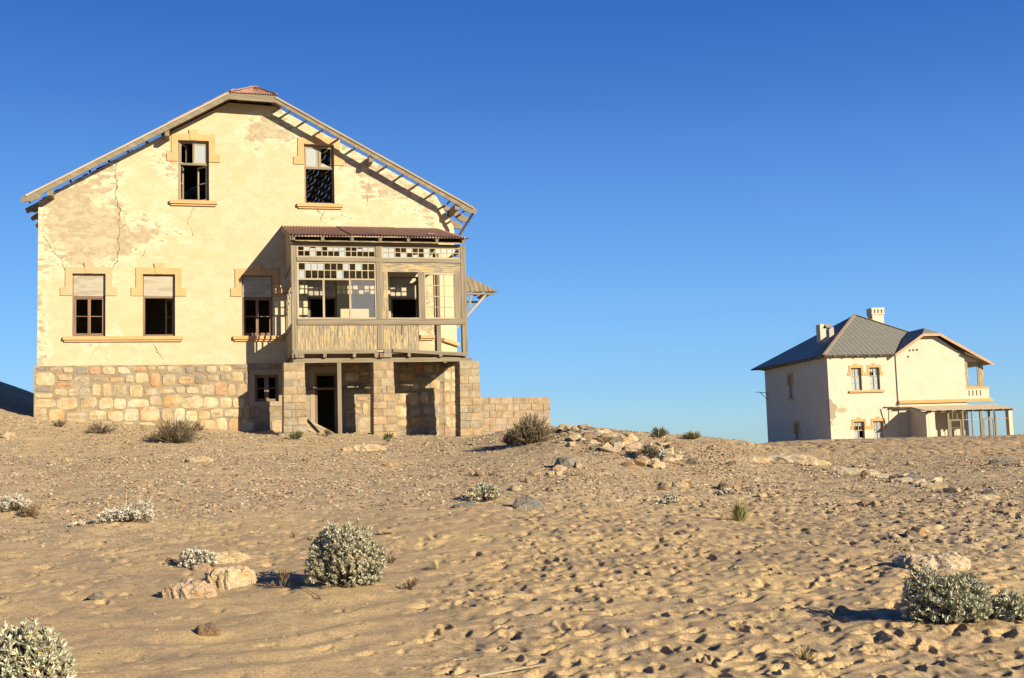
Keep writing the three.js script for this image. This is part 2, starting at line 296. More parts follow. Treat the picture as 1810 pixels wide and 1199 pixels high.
function fullH(x, z) {
  let h = baseH(x, z); const k = groundKind(x, z), d = k.d;
  if (d > 4 && d < 90) {
    if (k.trod > 0.02) { const q = prints(x, z, k.trod * (0.72 + 0.5 * sstep(0.34, 0.58, fbm(x * 0.7 + 40, z * 0.7, 2, 223)))); if (k.ridge > 0.05) h += 1.9 * k.ridge * prints(x * 0.55 + 11, z * 0.55, 0.8); h += (1 - k.ridge) * q * (0.75 + 0.25 * k.trod) * (1 - 0.35 * sstep(14, 24, d) * (1 - k.ridge)); const xr = x * 0.8 - z * 0.6, zr = x * 0.6 + z * 0.8; h += 0.03 * k.trod * (fbm(x * 2.6, z * 2.6, 2, 221) - 0.5) + 0.024 * k.trod * (1 - Math.abs(2 * fbm(xr * 3.4 + 0.5 * vnoise(x * 3, z * 3, 224), zr * 6.2, 2, 227) - 1)) - 0.014 * k.trod * sstep(0.60, 0.74, fbm(x * 6 + 3, z * 8, 2, 226)); }
    const sm = (1 - k.trod) * (1 - k.stony);
    if (sm > 0.02) {                                                   // wind ripples and old blurred prints
      const w = 1.7 * fbm(x * 0.8, z * 0.8, 2, 225);
      h += sm * (0.012 * Math.sin((z * 0.9 + x * 0.5) * 9 + w * 6) * sstep(0.42, 0.62, fbm(x * 0.9, z * 0.9, 2, 228)) + 0.028 * (fbm(x * 2.6 + z, z * 3.4 - x * 0.6, 3, 231) - 0.5));
      h += sm * 0.5 * prints(x + 31, z + 17, 0.16);
    }
    if (k.stony > 0.02) h += k.stony * (0.05 * (fbm(x * 3, z * 3, 4, 235) - 0.5) + 0.018 * (fbm(x * 14, z * 14, 2, 239) - 0.5));
  }
  return h;
}
{
  const th = []; { let a = -Math.PI; const fine = 0.0016; while (a < Math.PI - 1e-6) { th.push(a); a += Math.abs(a) < 0.53 ? fine : Math.abs(a) < 0.66 ? 0.01 : 0.12; if (th.length > 5000) break; } th.push(Math.PI); }
  const rr = []; { let r = 0.4; while (r < 6500) { rr.push(r); r *= r < 6.3 ? 1.16 : r < 66 ? 1.0028 : 1.07; } }
  const nc = th.length, nr = rr.length, pos = new Float32Array(nc * nr * 3), col = new Float32Array(nc * nr * 3), uv = new Float32Array(nc * nr * 2);
  for (let j = 0; j < nr; j++) for (let i = 0; i < nc; i++) {
    const r = rr[j], a = th[i], x = Math.sin(a) * r, z = -Math.cos(a) * r, o = j * nc + i, y = fullH(x, z), k = groundKind(x, z);
    pos[3 * o] = x; pos[3 * o + 1] = y; pos[3 * o + 2] = z; uv[2 * o] = x / 1.6; uv[2 * o + 1] = z / 1.6;
    const n = fbm(x * 0.6, z * 0.6, 4, 241), n2 = fbm(x * 2.6, z * 3.6, 3, 246), n3 = fbm(x * 9, z * 9, 2, 249);
    let c = mix3([0.87, 0.625, 0.320], [0.90, 0.675, 0.375], k.stony);
    c = mix3(c, [0.52, 0.41, 0.27], (0.35 + 0.4 * Math.max(k.trod, k.stony)) * sstep(0.50, 0.62, n2 * 0.55 + n3 * 0.45) * (1 - 0.3 * k.stony));      // drifts of coarse dark grains
    c = mix3(c, [0.93, 0.685, 0.325], 0.6 * sstep(0.55, 0.75, n) * (1 - k.stony));
    const t = 0.94 + 0.2 * (n - 0.5); col[3 * o] = c[0] * t; col[3 * o + 1] = c[1] * t; col[3 * o + 2] = c[2] * t;
  }
  const idx = new Uint32Array((nc - 1) * (nr - 1) * 6); let q = 0;
  for (let j = 0; j < nr - 1; j++) for (let i = 0; i < nc - 1; i++) { const a = j * nc + i, b = a + 1, c = a + nc, d = c + 1; idx[q++] = a; idx[q++] = b; idx[q++] = c; idx[q++] = b; idx[q++] = d; idx[q++] = c; }
  const g = new THREE.BufferGeometry(); g.setAttribute('position', new THREE.BufferAttribute(pos, 3)); g.setAttribute('color', new THREE.BufferAttribute(col, 3)); g.setAttribute('uv', new THREE.BufferAttribute(uv, 2)); g.setIndex(new THREE.BufferAttribute(idx, 1)); g.computeVertexNormals();
  const o = shadows(new THREE.Mesh(g, mat({ map: sandMap, vertexColors: true, bumpMap: sandBump, bumpScale: 0.006, roughness: 1 })));
  o.name = 'ground'; o.userData = { kind: 'structure', label: 'pale brown desert sand with footprints and gravel' }; scene.add(o);
  console.log('ground', nc, nr, nc * nr);
}
// ---------------------------------------------------------------- the big house (u to the right along the front, v up from the plaster foot, w out of the front)
const DOWN = 3.4;                                                     // the group stands this far below the plaster foot
const house = thing('abandoned_house', 'large two storey abandoned house with flaking yellow plaster, stone base and glazed wooden bay', 'house', [HO.x, HO.y - DOWN, HO.z], HYAW);
const hp = (parent, name, geo, m, extra) => { geo.translate(0, DOWN, 0); return part(parent, name, geo, m, extra); };
const hgroup = name => { const g = new THREE.Group(); g.name = name; house.add(g); return g; };
const inPoly = (x, y, p) => { let c = false; for (let i = 0, j = p.length - 1; i < p.length; j = i++) if ((p[i][1] > y) !== (p[j][1] > y) && x < (p[j][0] - p[i][0]) * (y - p[i][1]) / (p[j][1] - p[i][1]) + p[i][0]) c = !c; return c; };
const segD = (x, y, a, b) => { const dx = b[0] - a[0], dy = b[1] - a[1], t = Math.min(1, Math.max(0, ((x - a[0]) * dx + (y - a[1]) * dy) / (dx * dx + dy * dy))); return Math.hypot(x - a[0] - dx * t, y - a[1] - dy * t); };
const polyD = (x, y, p, closed) => { let d = 9; for (let i = 0; i < p.length - (closed ? 0 : 1); i++) d = Math.min(d, segD(x, y, p[i], p[(i + 1) % p.length])); return d; };
const wornPatches = [
  [[6.24, 7.91], [6.54, 8.18], [6.59, 8.6], [7.09, 8.57], [7.6, 8.7], [8.2, 8.04], [8.29, 7.57], [8.14, 7.35], [7.43, 7.43], [6.93, 7.46], [6.68, 7.66]],
  [[9.83, 7.58], [11.02, 6.98], [13.13, 5.81], [13.1, 4.68], [12.52, 4.89], [12.47, 5.26], [11.9, 5.55], [11.0, 5.7], [10.69, 6.12], [10.29, 6.74], [9.88, 6.99]],
  [[0.0, 5.37], [1.21, 6.16], [2.3, 6.66], [2.35, 6.14], [1.78, 5.65], [2.39, 5.43], [2.79, 5.02], [3.73, 4.8], [4.41, 4.29], [3.7, 4.04], [3.23, 3.7], [2.3, 3.25], [2.09, 2.98], [0.88, 3.02], [0.52, 3.66], [0.27, 3.55], [0.0, 2.37]],
  [[0.0, 2.6], [0.3, 2.2], [0.22, 1.5], [0.05, 1.2], [-0.1, 1.6]], [[0.05, 0.75], [0.3, 0.6], [0.25, 0.1], [0, 0.1]],
  [[1.1, 0.76], [2.2, 0.76], [1.9, 0.62], [1.3, 0.6]], [[9.0, 5.3], [9.9, 5.3], [10.3, 5.0], [9.6, 4.9]], [[3.7, 6.7], [4.1, 6.9], [4.05, 6.45], [3.75, 6.4]], [[8.3, 3.4], [8.9, 3.5], [8.7, 2.4], [8.3, 2.2]], [[12.4, 3.2], [12.9, 3.4], [12.8, 0.9], [12.42, 1.2]],
];
const cracks = [
  [[2.39, 6.67], [2.37, 6.19], [2.41, 6.1], [2.36, 5.58], [2.42, 5.29], [2.53, 5.15], [2.48, 4.92], [2.42, 4.68], [2.51, 4.35], [2.44, 4.12], [2.48, 3.69], [2.38, 3.36], [2.2, 3.09]],
  [[2.53, 5.15], [2.70, 5.05], [2.62, 4.85], [2.66, 4.62], [2.5, 4.5]],
  [[4.84, 5.28], [4.73, 5.02], [4.68, 4.73], [4.86, 4.3]], [[8.93, 5.31], [9.13, 5.08], [9.07, 4.89]], [[9.25, 5.3], [9.13, 5.08]], [[1.92, 0.7], [1.7, 0.33]], [[3.54, 0.72], [3.69, 0.45], [3.85, 0.18]],
  [[0.18, 4.22], [0.34, 3.93], [0.65, 3.5], [0.85, 3.1]], [[10.84, 6.92], [10.83, 6.6], [10.7, 6.22], [10.66, 5.48]], [[3.3, 3.9], [3.2, 3.5]], [[0.2, 5.3], [0.12, 4.8], [0.2, 4.3]],
];
const WX0 = -0.3, WY0 = -0.1, WW = 14.3, WH = 9.6, crackW = [0.013, 0.008, 0.007, 0.013, 0.010, 0.006, 0.009, 0.010, 0.007, 0.005, 0.005];
const bbox = p => [Math.min(...p.map(q => q[0])) - 0.7, Math.max(...p.map(q => q[0])) + 0.7, Math.min(...p.map(q => q[1])) - 0.7, Math.max(...p.map(q => q[1])) + 0.7];
const patchBB = wornPatches.map(bbox), crackBB = cracks.map(bbox);
function wallWear(u, v) {                                             // how far the finish has gone (0 paint, 1 bare render), and cracks
  let m = -1, ck = 0;
  for (let i = 0; i < wornPatches.length; i++) { const b = patchBB[i]; if (u < b[0] || u > b[1] || v < b[2] || v > b[3]) continue; const d = polyD(u, v, wornPatches[i], true) * (inPoly(u, v, wornPatches[i]) ? 1 : -1); m = Math.max(m, Math.min(0.6, d)); }
  for (let i = 0; i < cracks.length; i++) { const b = crackBB[i]; if (u < b[0] || u > b[1] || v < b[2] || v > b[3]) continue; const jx = u + 0.10 * (vnoise(u * 7, v * 7, 401 + i) - 0.5) + 0.04 * (vnoise(u * 30, v * 30, 431 + i) - 0.5), jy = v + 0.06 * (vnoise(u * 9, v * 9, 415 + i) - 0.5), d = polyD(jx, jy, cracks[i]); if (d < crackW[i] * 1.2) ck = Math.max(ck, 1 - sstep(0.5, 1.2, d / crackW[i])); }
  return [m, ck];
}
const wearAt = (u, v) => {
  const [m, ck] = wallWear(u, v), a = fbm(u * 1.7, v * 1.7, 5, 441), b = fbm(u * 5, v * 12, 4, 447), s = m + 1.5 * (a - 0.5) + 0.6 * (b - 0.5) + 0.35 * (fbm(u * 18, v * 24, 3, 449) - 0.5);
  const bare = sstep(0.0, 0.10, s), rim = sstep(-0.28, -0.05, s) * (1 - bare);
  return [bare, rim, ck, a, b, m];
};
const facadeMap = tex(2048, 1376, (x, y, i, j) => {
  const u = WX0 + x * WW, v = WY0 + y * WH, [bare, rim, ck, a, b, m] = wearAt(u, v), f = fbm(u * 9, v * 9, 4, 451), h = hash(i, j, 455);
  const streak = vnoise(u * 9, v * 0.7, 456), fine = fbm(u * 3, v * 7, 4, 457);
  let c = mul3([0.65, 0.568, 0.362], 0.93 + 0.16 * (f - 0.5) + 0.07 * (h - 0.5) + 0.12 * (a - 0.5));
  c = mix3(c, [0.68, 0.585, 0.405], 0.6 * sstep(0.48, 0.66, fine));                        // limewash wearing thin
  c = mix3(c, [0.65, 0.49, 0.255], 0.4 * sstep(0.60, 0.70, fbm(u * 1.1 + 7, v * 1.9, 4, 459)));
  c = mix3(c, [0.76, 0.66, 0.48], 0.85 * rim * sstep(0.34, 0.5, b));
  const bk = ((v / 0.078) % 2 + 2) % 2, course = (v / 0.078) % 1, joint = Math.abs(((v / 0.078) % 1 + 1) % 1 - 0.5) > 0.40 || Math.abs((((u / 0.25) + (bk >= 1 ? 0.5 : 0)) % 1 + 1) % 1 - 0.5) > 0.47;
  const white = sstep(0.47, 0.58, fbm(u * 4 + 3, v * 9, 4, 461)), bare3 = mix3(mul3([0.52, 0.43, 0.285], 0.9 + 0.35 * (f - 0.5)), [0.78, 0.70, 0.50], 0.8 * white * (0.3 + 0.7 * (1 - sstep(0.15, 0.45, m))));
  c = mix3(c, joint ? mul3(bare3, 0.95) : bare3, bare);
  if (v < 0.25 && streak > 0.5) c = mix3(c, [0.56, 0.46, 0.29], 0.25 * (1 - v / 0.25));
  if (hash(i >> 1, j >> 1, 463) > 0.9988) c = mul3(c, 0.55);
  c = mix3(c, [0.10, 0.075, 0.05], ck * 0.9);
  return c;
});
const facadeBump = tex(1024, 688, (x, y) => { const u = WX0 + x * WW, v = WY0 + y * WH, [bare, rim, ck] = wearAt(u, v); return 0.62 - 0.28 * bare - 0.55 * ck + 0.22 * (fbm(u * 14, v * 14, 4, 471) - 0.5) + 0.1 * (fbm(u * 3, v * 3, 3, 475) - 0.5); }, false);
const facadeMat = mat({ map: facadeMap, bumpMap: facadeBump, bumpScale: 0.025 });
function facUV(g) { const p = g.attributes.position, uv = g.attributes.uv; for (let i = 0; i < p.count; i++) uv.setXY(i, (p.getX(i) - p.getZ(i) * 0.7 - WX0) / WW, (p.getY(i) - WY0) / WH); return g; }

// openings in the front: u0, u1, v0, v1
const OPEN = { ll: [1.05, 2.07, 0.95, 3.0], lm: [3.23, 4.25, 0.95, 3.0], lr: [6.40, 7.42, 0.95, 3.0], ba: [8.58, 9.58, 0.95, 3.0], bb: [11.42, 12.40, 0.95, 3.0], ul: [4.36, 5.36, 5.5, 7.55], ur: [8.53, 9.55, 5.5, 7.58] };
const POPEN = { pw: [6.80, 7.58, -1.26, -0.36], pd: [8.78, 9.53, -2.6, -0.33] };
// roof line along the front (top of the barge boards)
const roofL = u => 5.31 + (u + 0.47) * 0.5818, roofR = u => 9.0 - (u - 7.55) * 0.5378, roofV = u => Math.min(roofL(u), 9.04, roofR(u));
{
  const out = [[0, 0], [13.13, 0], [13.13, roofR(13.13) - 0.13], [7.58, 8.86], [6.02, 8.92], [2.2, roofL(2.2) - 0.13], [1.7, roofL(1.7) - 0.2], [1.2, roofL(1.2) - 0.14], [0.55, roofL(0.55) - 0.2], [0, roofL(0) - 0.22]];
  const wall = hp(house, 'wall', facUV(extr(out, 0.42, Object.values(OPEN).map(o => rect(...o))).translate(0, 0, -0.42)), facadeMat, { label: 'front wall of flaking yellow plaster with bare patches and cracks' });
  // canted right corner, side walls, back
  const ch = extr([[0, 0], [1.08, 0], [1.08, 4.93], [0, 5.86]], 0.4); ch.translate(0, 0, -0.4); ch.rotateY(45 * R); ch.translate(13.13, 0, 0); { const p = ch.attributes.position, uv = ch.attributes.uv; for (let i = 0; i < p.count; i++) uv.setXY(i, p.getX(i) / 3 + p.getZ(i) / 5, p.getY(i) / 3); }
  hp(house, 'corner_wall', ch, M.plaster);
  hp(house, 'side_wall', sbox(0.003, 0.4, 0, 5.35, -10.5, -0.423), M.plaster);
  hp(house, 'side_wall', sbox(13.5, 13.893, 0, 4.9, -10.5, -0.766), M.plaster);
  const bk = extr([[0.4, 0], [13.5, 0], [13.5, 5.68], [7.58, 8.93], [6.02, 8.96], [0.4, 5.72]], 0.4, [rect(3, 4, 1, 3), rect(9, 10, 1, 3)]).translate(0, 0, -10.5); hp(house, 'back_wall', bk, M.plaster);
  // rooms: floors and partitions
  const f = []; for (const v of [-0.15, 4.1]) f.push(boxG(0.4, 13.5, v, v + 0.15, -10.1, -0.95), boxG(0.4, 13.1, v, v + 0.15, -0.95, -0.423)); f.push(boxG(0.4, 13.5, -2.75, -2.6, -10.1, -0.423));
  hp(house, 'floor', merge(f), M.innerFloor);
  const w = []; for (const v of [[0, 4.1], [-2.6, -0.15]]) { w.push(sbox(0.4, 13.5, v[0], v[1], -5.2, -5)); for (const u of [2.6, 5.4, 8.0, 10.5]) w.push(sbox(u, u + 0.15, v[0], v[1], -5, -0.423)); }
  w.push(sbox(5.9, 6.05, 4.25, 8.7, -9.9, -0.423));
  hp(house, 'partition', merge(w), M.inner);
}
// raised ochre surrounds and sills
function surround(o, pale) {
  const [a, b, , t] = o, l = 0.21, ear = 0.36, q = t - 0.45, c = (a + b) / 2;
  const pts = [[a - ear, q - 0.27], [a - 0.003, q - 0.27], [a - 0.003, t + 0.003], [b + 0.003, t + 0.003], [b + 0.003, q - 0.27], [b + ear, q - 0.27], [b + ear, q], [b + l, q], [b + l, t + 0.22], [c + 0.13, t + 0.22], [c + 0.15, t + 0.36], [c - 0.15, t + 0.36], [c - 0.13, t + 0.22], [a - l, t + 0.22], [a - l, q], [a - ear, q]];
  const g = triUV(extr(pts, 0.05).translate(0, 0, -0.012), 0.33); hp(house, 'window_surround', g, pale ? M.trimPale : M.trim);
  hp(house, 'keystone', triUV(extr([[c - 0.10, t + 0.006], [c + 0.10, t + 0.006], [c + 0.15, t + 0.37], [c - 0.15, t + 0.37]], 0.02).translate(0, 0, 0.036), 0.33), pale ? M.trimPale : M.trim);
}
for (const [k, pale] of [['ll', 1], ['lm', 0], ['lr', 0], ['ul', 0], ['ur', 0]]) surround(OPEN[k], pale);
for (const [a, b, v] of [[0.78, 4.50, 0.945], [6.11, 7.74, 0.945], [8.2, 9.95, 0.945], [11.1, 12.93, 0.945], [4.09, 5.62, 5.495], [8.27, 9.82, 5.495]])
  hp(house, 'window_sill', merge([sbox(a, b, v - 0.115, v - 0.004, -0.1, 0.12), sbox(a + 0.04, b - 0.04, v - 0.175, v - 0.115, -0.01, 0.07)]), M.trim);
{ const g = sbox(0, 1.0, 0.62, 0.74, 0, 0.1); g.rotateZ(-0.12); g.rotateY(45 * R); g.translate(13.15, 0.12, 0.02); hp(house, 'window_sill', g, M.trim); }
// windows
const frameBars = (a, b, v0, v1, w0, w1, t) => [boxG(a, a + t, v0, v1, w0, w1), boxG(b - t, b, v0, v1, w0, w1), boxG(a + t, b - t, v0, v0 + t, w0, w1), boxG(a + t, b - t, v1 - t, v1, w0, w1)];
function casement(a, b, v0, v1, mids, open = 0, hinge = 'l') {       // a light with glazing bars, swung inward by an angle
  const t = 0.045, g = merge([...frameBars(0, b - a, 0, v1 - v0, -0.02, 0.02, t), ...mids.map(m => boxG(t, b - a - t, m * (v1 - v0) - 0.012, m * (v1 - v0) + 0.012, -0.012, 0.012))]);
  if (hinge === 'r') g.translate(-(b - a), 0, 0); if (open) g.rotateY(hinge === 'r' ? -open : open); g.translate(hinge === 'r' ? b : a, v0, -0.15); return g;
}
const pane = (a, b, v0, v1, w = -0.15) => boxG(a, b, v0, v1, w - 0.002, w + 0.002);
const leadMat = mat({ map: tinMap, roughness: 0.55, metalness: 0.2, color: rgb(1.15, 1.1, 1) });
for (const k of ['ll', 'lm', 'lr', 'ba', 'bb']) {
  const [a, b, v0, v1] = OPEN[k], t = 0.065, tr = 2.25;
  const win = hp(house, 'window', merge([...frameBars(a + 0.003, b - 0.003, v0 + 0.002, v1 - 0.003, -0.2, -0.11, t), boxG(a + t, b - t, tr - 0.03, tr + 0.03, -0.19, -0.105)]), k === 'bb' || k === 'ba' ? M.wood : M.woodRed);
  const u = leadMat; hp(win, 'metal_panel', boxG(a + 0.03, b - 0.03, tr + 0.03, v1 - 0.04, -0.112, -0.098), u, { label: 'dull metal sheet closing the upper lights' });
  const m = (a + b) / 2, lo = v0 + t, hi = tr - 0.03;
  if (k === 'll' || k === 'lr') { hp(win, 'sash', casement(a + t, m, lo, hi, [0.5]), M.woodRed); hp(win, 'sash', casement(m, b - t, lo, hi, [0.5]), M.woodRed); }
  else if (k === 'lm') hp(win, 'sash', casement(m, b - t, lo, hi, [0.5], 1.0, 'r'), M.woodRed);
  else hp(win, 'sash', casement(a + t, m, lo, hi, [0.5], 1.4, 'l'), M.wood);
}
for (const k of ['ul', 'ur']) {
  const [a, b, v0, v1] = OPEN[k], t = 0.06, tr = v0 + 1.27, m = (a + b) / 2;
  const win = hp(house, 'window', merge([...frameBars(a + 0.003, b - 0.003, v0 + 0.002, v1 - 0.003, -0.2, -0.11, t), boxG(a + t, b - t, tr - 0.035, tr + 0.035, -0.19, -0.1), boxG(m - 0.03, m + 0.03, tr + 0.035, v1 - t, -0.185, -0.115)]), M.wood);
  const g0 = k === 'ul';
  hp(win, 'sash', casement(a + t, m - 0.03, tr + 0.035, v1 - t, [], g0 ? 1.0 : 0, 'l'), M.woodPale); hp(win, 'sash', casement(m + 0.03, b - t, tr + 0.035, v1 - t, []), M.woodPale);
  hp(win, 'glass_pane', g0 ? pane(m + 0.07, b - t - 0.04, tr + 0.08, v1 - t - 0.04) : pane(a + t + 0.04, m - 0.07, tr + 0.08, v1 - t - 0.04), M.glass);
  if (!g0) { const p = polyG([[[m + 0.07, tr + 0.08, -0.15], [b - t - 0.1, tr + 0.08, -0.15], [m + 0.1, tr + 0.2, -0.15]], [[m + 0.07, tr + 0.08, -0.154], [m + 0.1, tr + 0.2, -0.154], [b - t - 0.1, tr + 0.08, -0.154]]]); hp(win, 'broken_pane', p, M.glass); }
  if (g0) { hp(win, 'sash', casement(a + t, m, v0 + t, tr - 0.035, [0.5], 1.35, 'l'), M.woodPale); hp(win, 'sash', casement(m, b - t, v0 + t, tr - 0.035, [0.5], 0.8, 'r'), M.woodPale); }
}
// ------------------------------------------------ stone base
{
  const out = [[-0.08, -3.3], [13.2, -3.3], [13.2, 0], [-0.08, 0]];
  const base = hp(house, 'stone_base', triUV(extr(out, 0.5, Object.values(POPEN).map(o => rect(...o))).translate(0, 0, -0.45), 0.7), M.mortar, { label: 'rubble stone base bedded in grey-brown mortar' });
  hp(base, 'base_return', sbox(-0.08, 0.4, -3.3, -0.004, -10.5, -0.452, 0.7), M.mortar); hp(base, 'base_return', sbox(13.5, 13.95, -3.3, -0.004, -10.5, -0.82, 0.7), M.mortar);
  { const ch = extr([[0, -3.3], [1.1, -3.3], [1.1, -0.004], [0, -0.004]], 0.45).translate(0, 0, -0.4); ch.rotateY(45 * R); ch.translate(13.17, 0, 0.03); hp(base, 'base_return', triUV(ch, 0.7), M.mortar); }
  const rnd = mulberry(77), wob = (u, k) => (k ? 1 : 0) * (0.07 * Math.sin(u * 1.7 + k * 2.1) + 0.16 * (vnoise(u * 1.6, k * 3.1, 501) - 0.5));
  function stone(cx, cy, sx, sy, w, tone, rough, parent = base, name = 'stone', cant = false) {         // an irregular block proud of the mortar
    const n = 12, P = [];
    const jx = () => 1 - 0.26 * rnd() * rnd(), cr = [[-jx(), -jx()], [jx(), -jx()], [jx(), jx()], [-jx(), jx()]]; for (let i = 0; i < 4; i++) { const a = cr[i], b = cr[(i + 1) % 4], cut = 0.10 + 0.16 * rnd(), far = 0.10 + 0.16 * rnd(), out = 0.05 * (rnd() - 0.4); for (const f of [cut, 0.5 + 0.12 * (rnd() - 0.5), 1 - far]) { const q = [mix(a[0], b[0], f), mix(a[1], b[1], f)], o = f > 0.3 && f < 0.7 ? 1 + out : 1; P.push([cx + Math.max(-1, Math.min(1, q[0] * (i % 2 ? o : 1))) * sx, cy + Math.max(-1, Math.min(1, q[1] * (i % 2 ? 1 : o))) * sy]); } }
    const d = 0.010 + 0.016 * rnd(), tris = [], tilt = (rnd() - 0.5) * 0.03, tv = (rnd() - 0.5) * 0.02, q = P.map(p => [cx + (p[0] - cx) * 0.88, cy + (p[1] - cy) * 0.86, w + d + tilt * (p[0] - cx) / sx + tv * (p[1] - cy) / sy + (rnd() - 0.5) * 0.012]), mid = [cx, cy, w + d + 0.005 + 0.008 * rnd()];
    for (let i = 0; i < n; i++) { const j = (i + 1) % n, a = [...P[i], w - 0.03], b = [...P[j], w - 0.03], a2 = [...P[i], w + d * 0.35], b2 = [...P[j], w + d * 0.35]; tris.push([a, b, b2], [a, b2, a2], [a2, b2, q[j]], [a2, q[j], q[i]], [q[i], q[j], mid]); }
    const g = polyG(tris, 0.8); const uv = g.attributes.uv, o1 = rnd() * 3, o2 = rnd() * 3; for (let i = 0; i < uv.count; i++) uv.setXY(i, uv.getX(i) + o1, uv.getY(i) + o2);
    if (cant) { g.rotateY(45 * R); g.translate(13.17, 0, 0.03); } hp(parent, name, g, stoneTones[tone]);
  }
  const tones = [0, 0, 1, 1, 2, 2, 3, 4, 5, 6, 0, 7, 2], loTones = [7, 7, 1, 1, 0, 3, 7, 2];
  const rows = [0.02, -0.27, -0.66, -1.04, -1.42, -1.85, -2.32, -2.8];
  const blocked = [[6.62, 7.76, -1.42, -0.18], [8.5, 9.76, -3, -0.1]];
  for (let r = 0; r < rows.length - 1; r++) {
    let u = -0.06;
    while (u < 13.1) {
      const lower = r >= 3 && u < 6.7, bay = u > 7.7, H0 = rows[r], H1 = rows[r + 1];
      let wd = (lower ? 0.36 : 0.28) + rnd() * (lower ? 0.36 : bay ? 0.34 : 0.3); if (u < 0 && r % 2 === 1) wd += 0.25;
      const gap = lower ? 0.016 : bay ? 0.065 : 0.052, a = u, b = Math.min(13.12, u + wd), c = (a + b) / 2, t = H0 + (r ? wob(c, r) : -0.03), bo = H1 + wob(c, r + 1);
      u = b; const split = !lower && rnd() < 0.12 && t - bo > 0.3, hgt = t - bo;
      if (b - a < 0.16 || blocked.some(q => b > q[0] && a < q[1] && t > q[2] && bo < q[3])) { if (blocked.some(q => b > q[0] && a < q[1] && t > q[2] && bo < q[3])) { const q = blocked.find(q => b > q[0] && a < q[1] && t > q[2] && bo < q[3]); if (a < q[0] - 0.16) stone((a + q[0]) / 2, (t + bo) / 2, (q[0] - a) / 2 - gap / 2, hgt / 2 - gap / 2, 0.05, tones[rnd() * tones.length | 0], 5); u = Math.max(u, q[1] + 0.02); } continue; }
      if (bo < -2.75 - 0.05 && c < 1.5) continue;
      const tl = (lower ? loTones : tones), tone = tl[rnd() * tl.length | 0], hh = hgt * (lower ? 1 : 0.88 + 0.2 * rnd());
      if (split) { const s = bo + hgt * (0.4 + 0.2 * rnd()); stone(c, (t + s) / 2, (b - a) / 2 - gap / 2, (t - s) / 2 - gap / 2, 0.05, tone, 5); stone(c - 0.02, (s + bo) / 2, (b - a) / 2 - gap / 2, (s - bo) / 2 - gap / 2, 0.05, tones[rnd() * tones.length | 0], 5); }
      else stone(c, (t + bo) / 2, (b - a) / 2 - gap / 2, Math.min(hgt, hh) / 2 - gap / 2, 0.05, tone, lower ? 7 : 4.2 + 2 * rnd());
    }
  }
  // the canted corner of the base is of the same stones
  { const keep = hp; for (let r = 0; r < 6; r++) { let u = 0.02; while (u < 1.05) { const wd = 0.3 + 0.25 * rnd(), b = Math.min(1.08, u + wd), t = rows[r], bo = rows[r + 1]; if (b - u > 0.2) stone((u + b) / 2, (t + bo) / 2, (b - u) / 2 - 0.035, (t - bo) / 2 - 0.04, 0.055, tones[rnd() * tones.length | 0], 5, base, 'stone', true); u = b; } } }
  // small basement window and door in the base
  { const [a, b, v0, v1] = POPEN.pw; hp(house, 'window_surround', merge([sbox(6.62, a - 0.002, -1.42, -0.2, -0.03, 0.075), sbox(b + 0.002, 7.76, -1.42, -0.2, -0.03, 0.075), sbox(a - 0.002, b + 0.002, v1 + 0.002, -0.2, -0.03, 0.075), sbox(a - 0.002, b + 0.002, -1.42, v0 - 0.002, -0.03, 0.075)]), M.render);
    const win = hp(house, 'window', merge([...frameBars(a, b, v0, v1, -0.16, -0.08, 0.05), boxG(a / 2 + b / 2 - 0.03, a / 2 + b / 2 + 0.03, v0 + 0.05, v1 - 0.05, -0.155, -0.085)]), M.woodDark);
    for (const [x0, x1] of [[a + 0.05, (a + b) / 2 - 0.03], [(a + b) / 2 + 0.03, b - 0.05]]) hp(win, 'sash', casement(x0, x1, v0 + 0.05, v1 - 0.05, [0.5]).translate(0, 0, 0.03), M.woodDark); }
  { const [a, b, v0, v1] = POPEN.pd; hp(house, 'door_frame', merge([boxG(a + 0.002, a + 0.08, v0, v1 - 0.002, -0.2, 0.03), boxG(b - 0.08, b - 0.002, v0, v1 - 0.002, -0.2, 0.03), boxG(a + 0.08, b - 0.08, v1 - 0.09, v1 - 0.002, -0.2, 0.03)]), M.woodRed);
    hp(house, 'door_surround', merge([sbox(8.62, a - 0.002, -3, -0.12, -0.03, 0.07), sbox(b + 0.002, 9.70, -3, -0.12, -0.03, 0.07), sbox(a - 0.002, b + 0.002, v1 + 0.002, -0.12, -0.03, 0.07)]), M.render); }
}
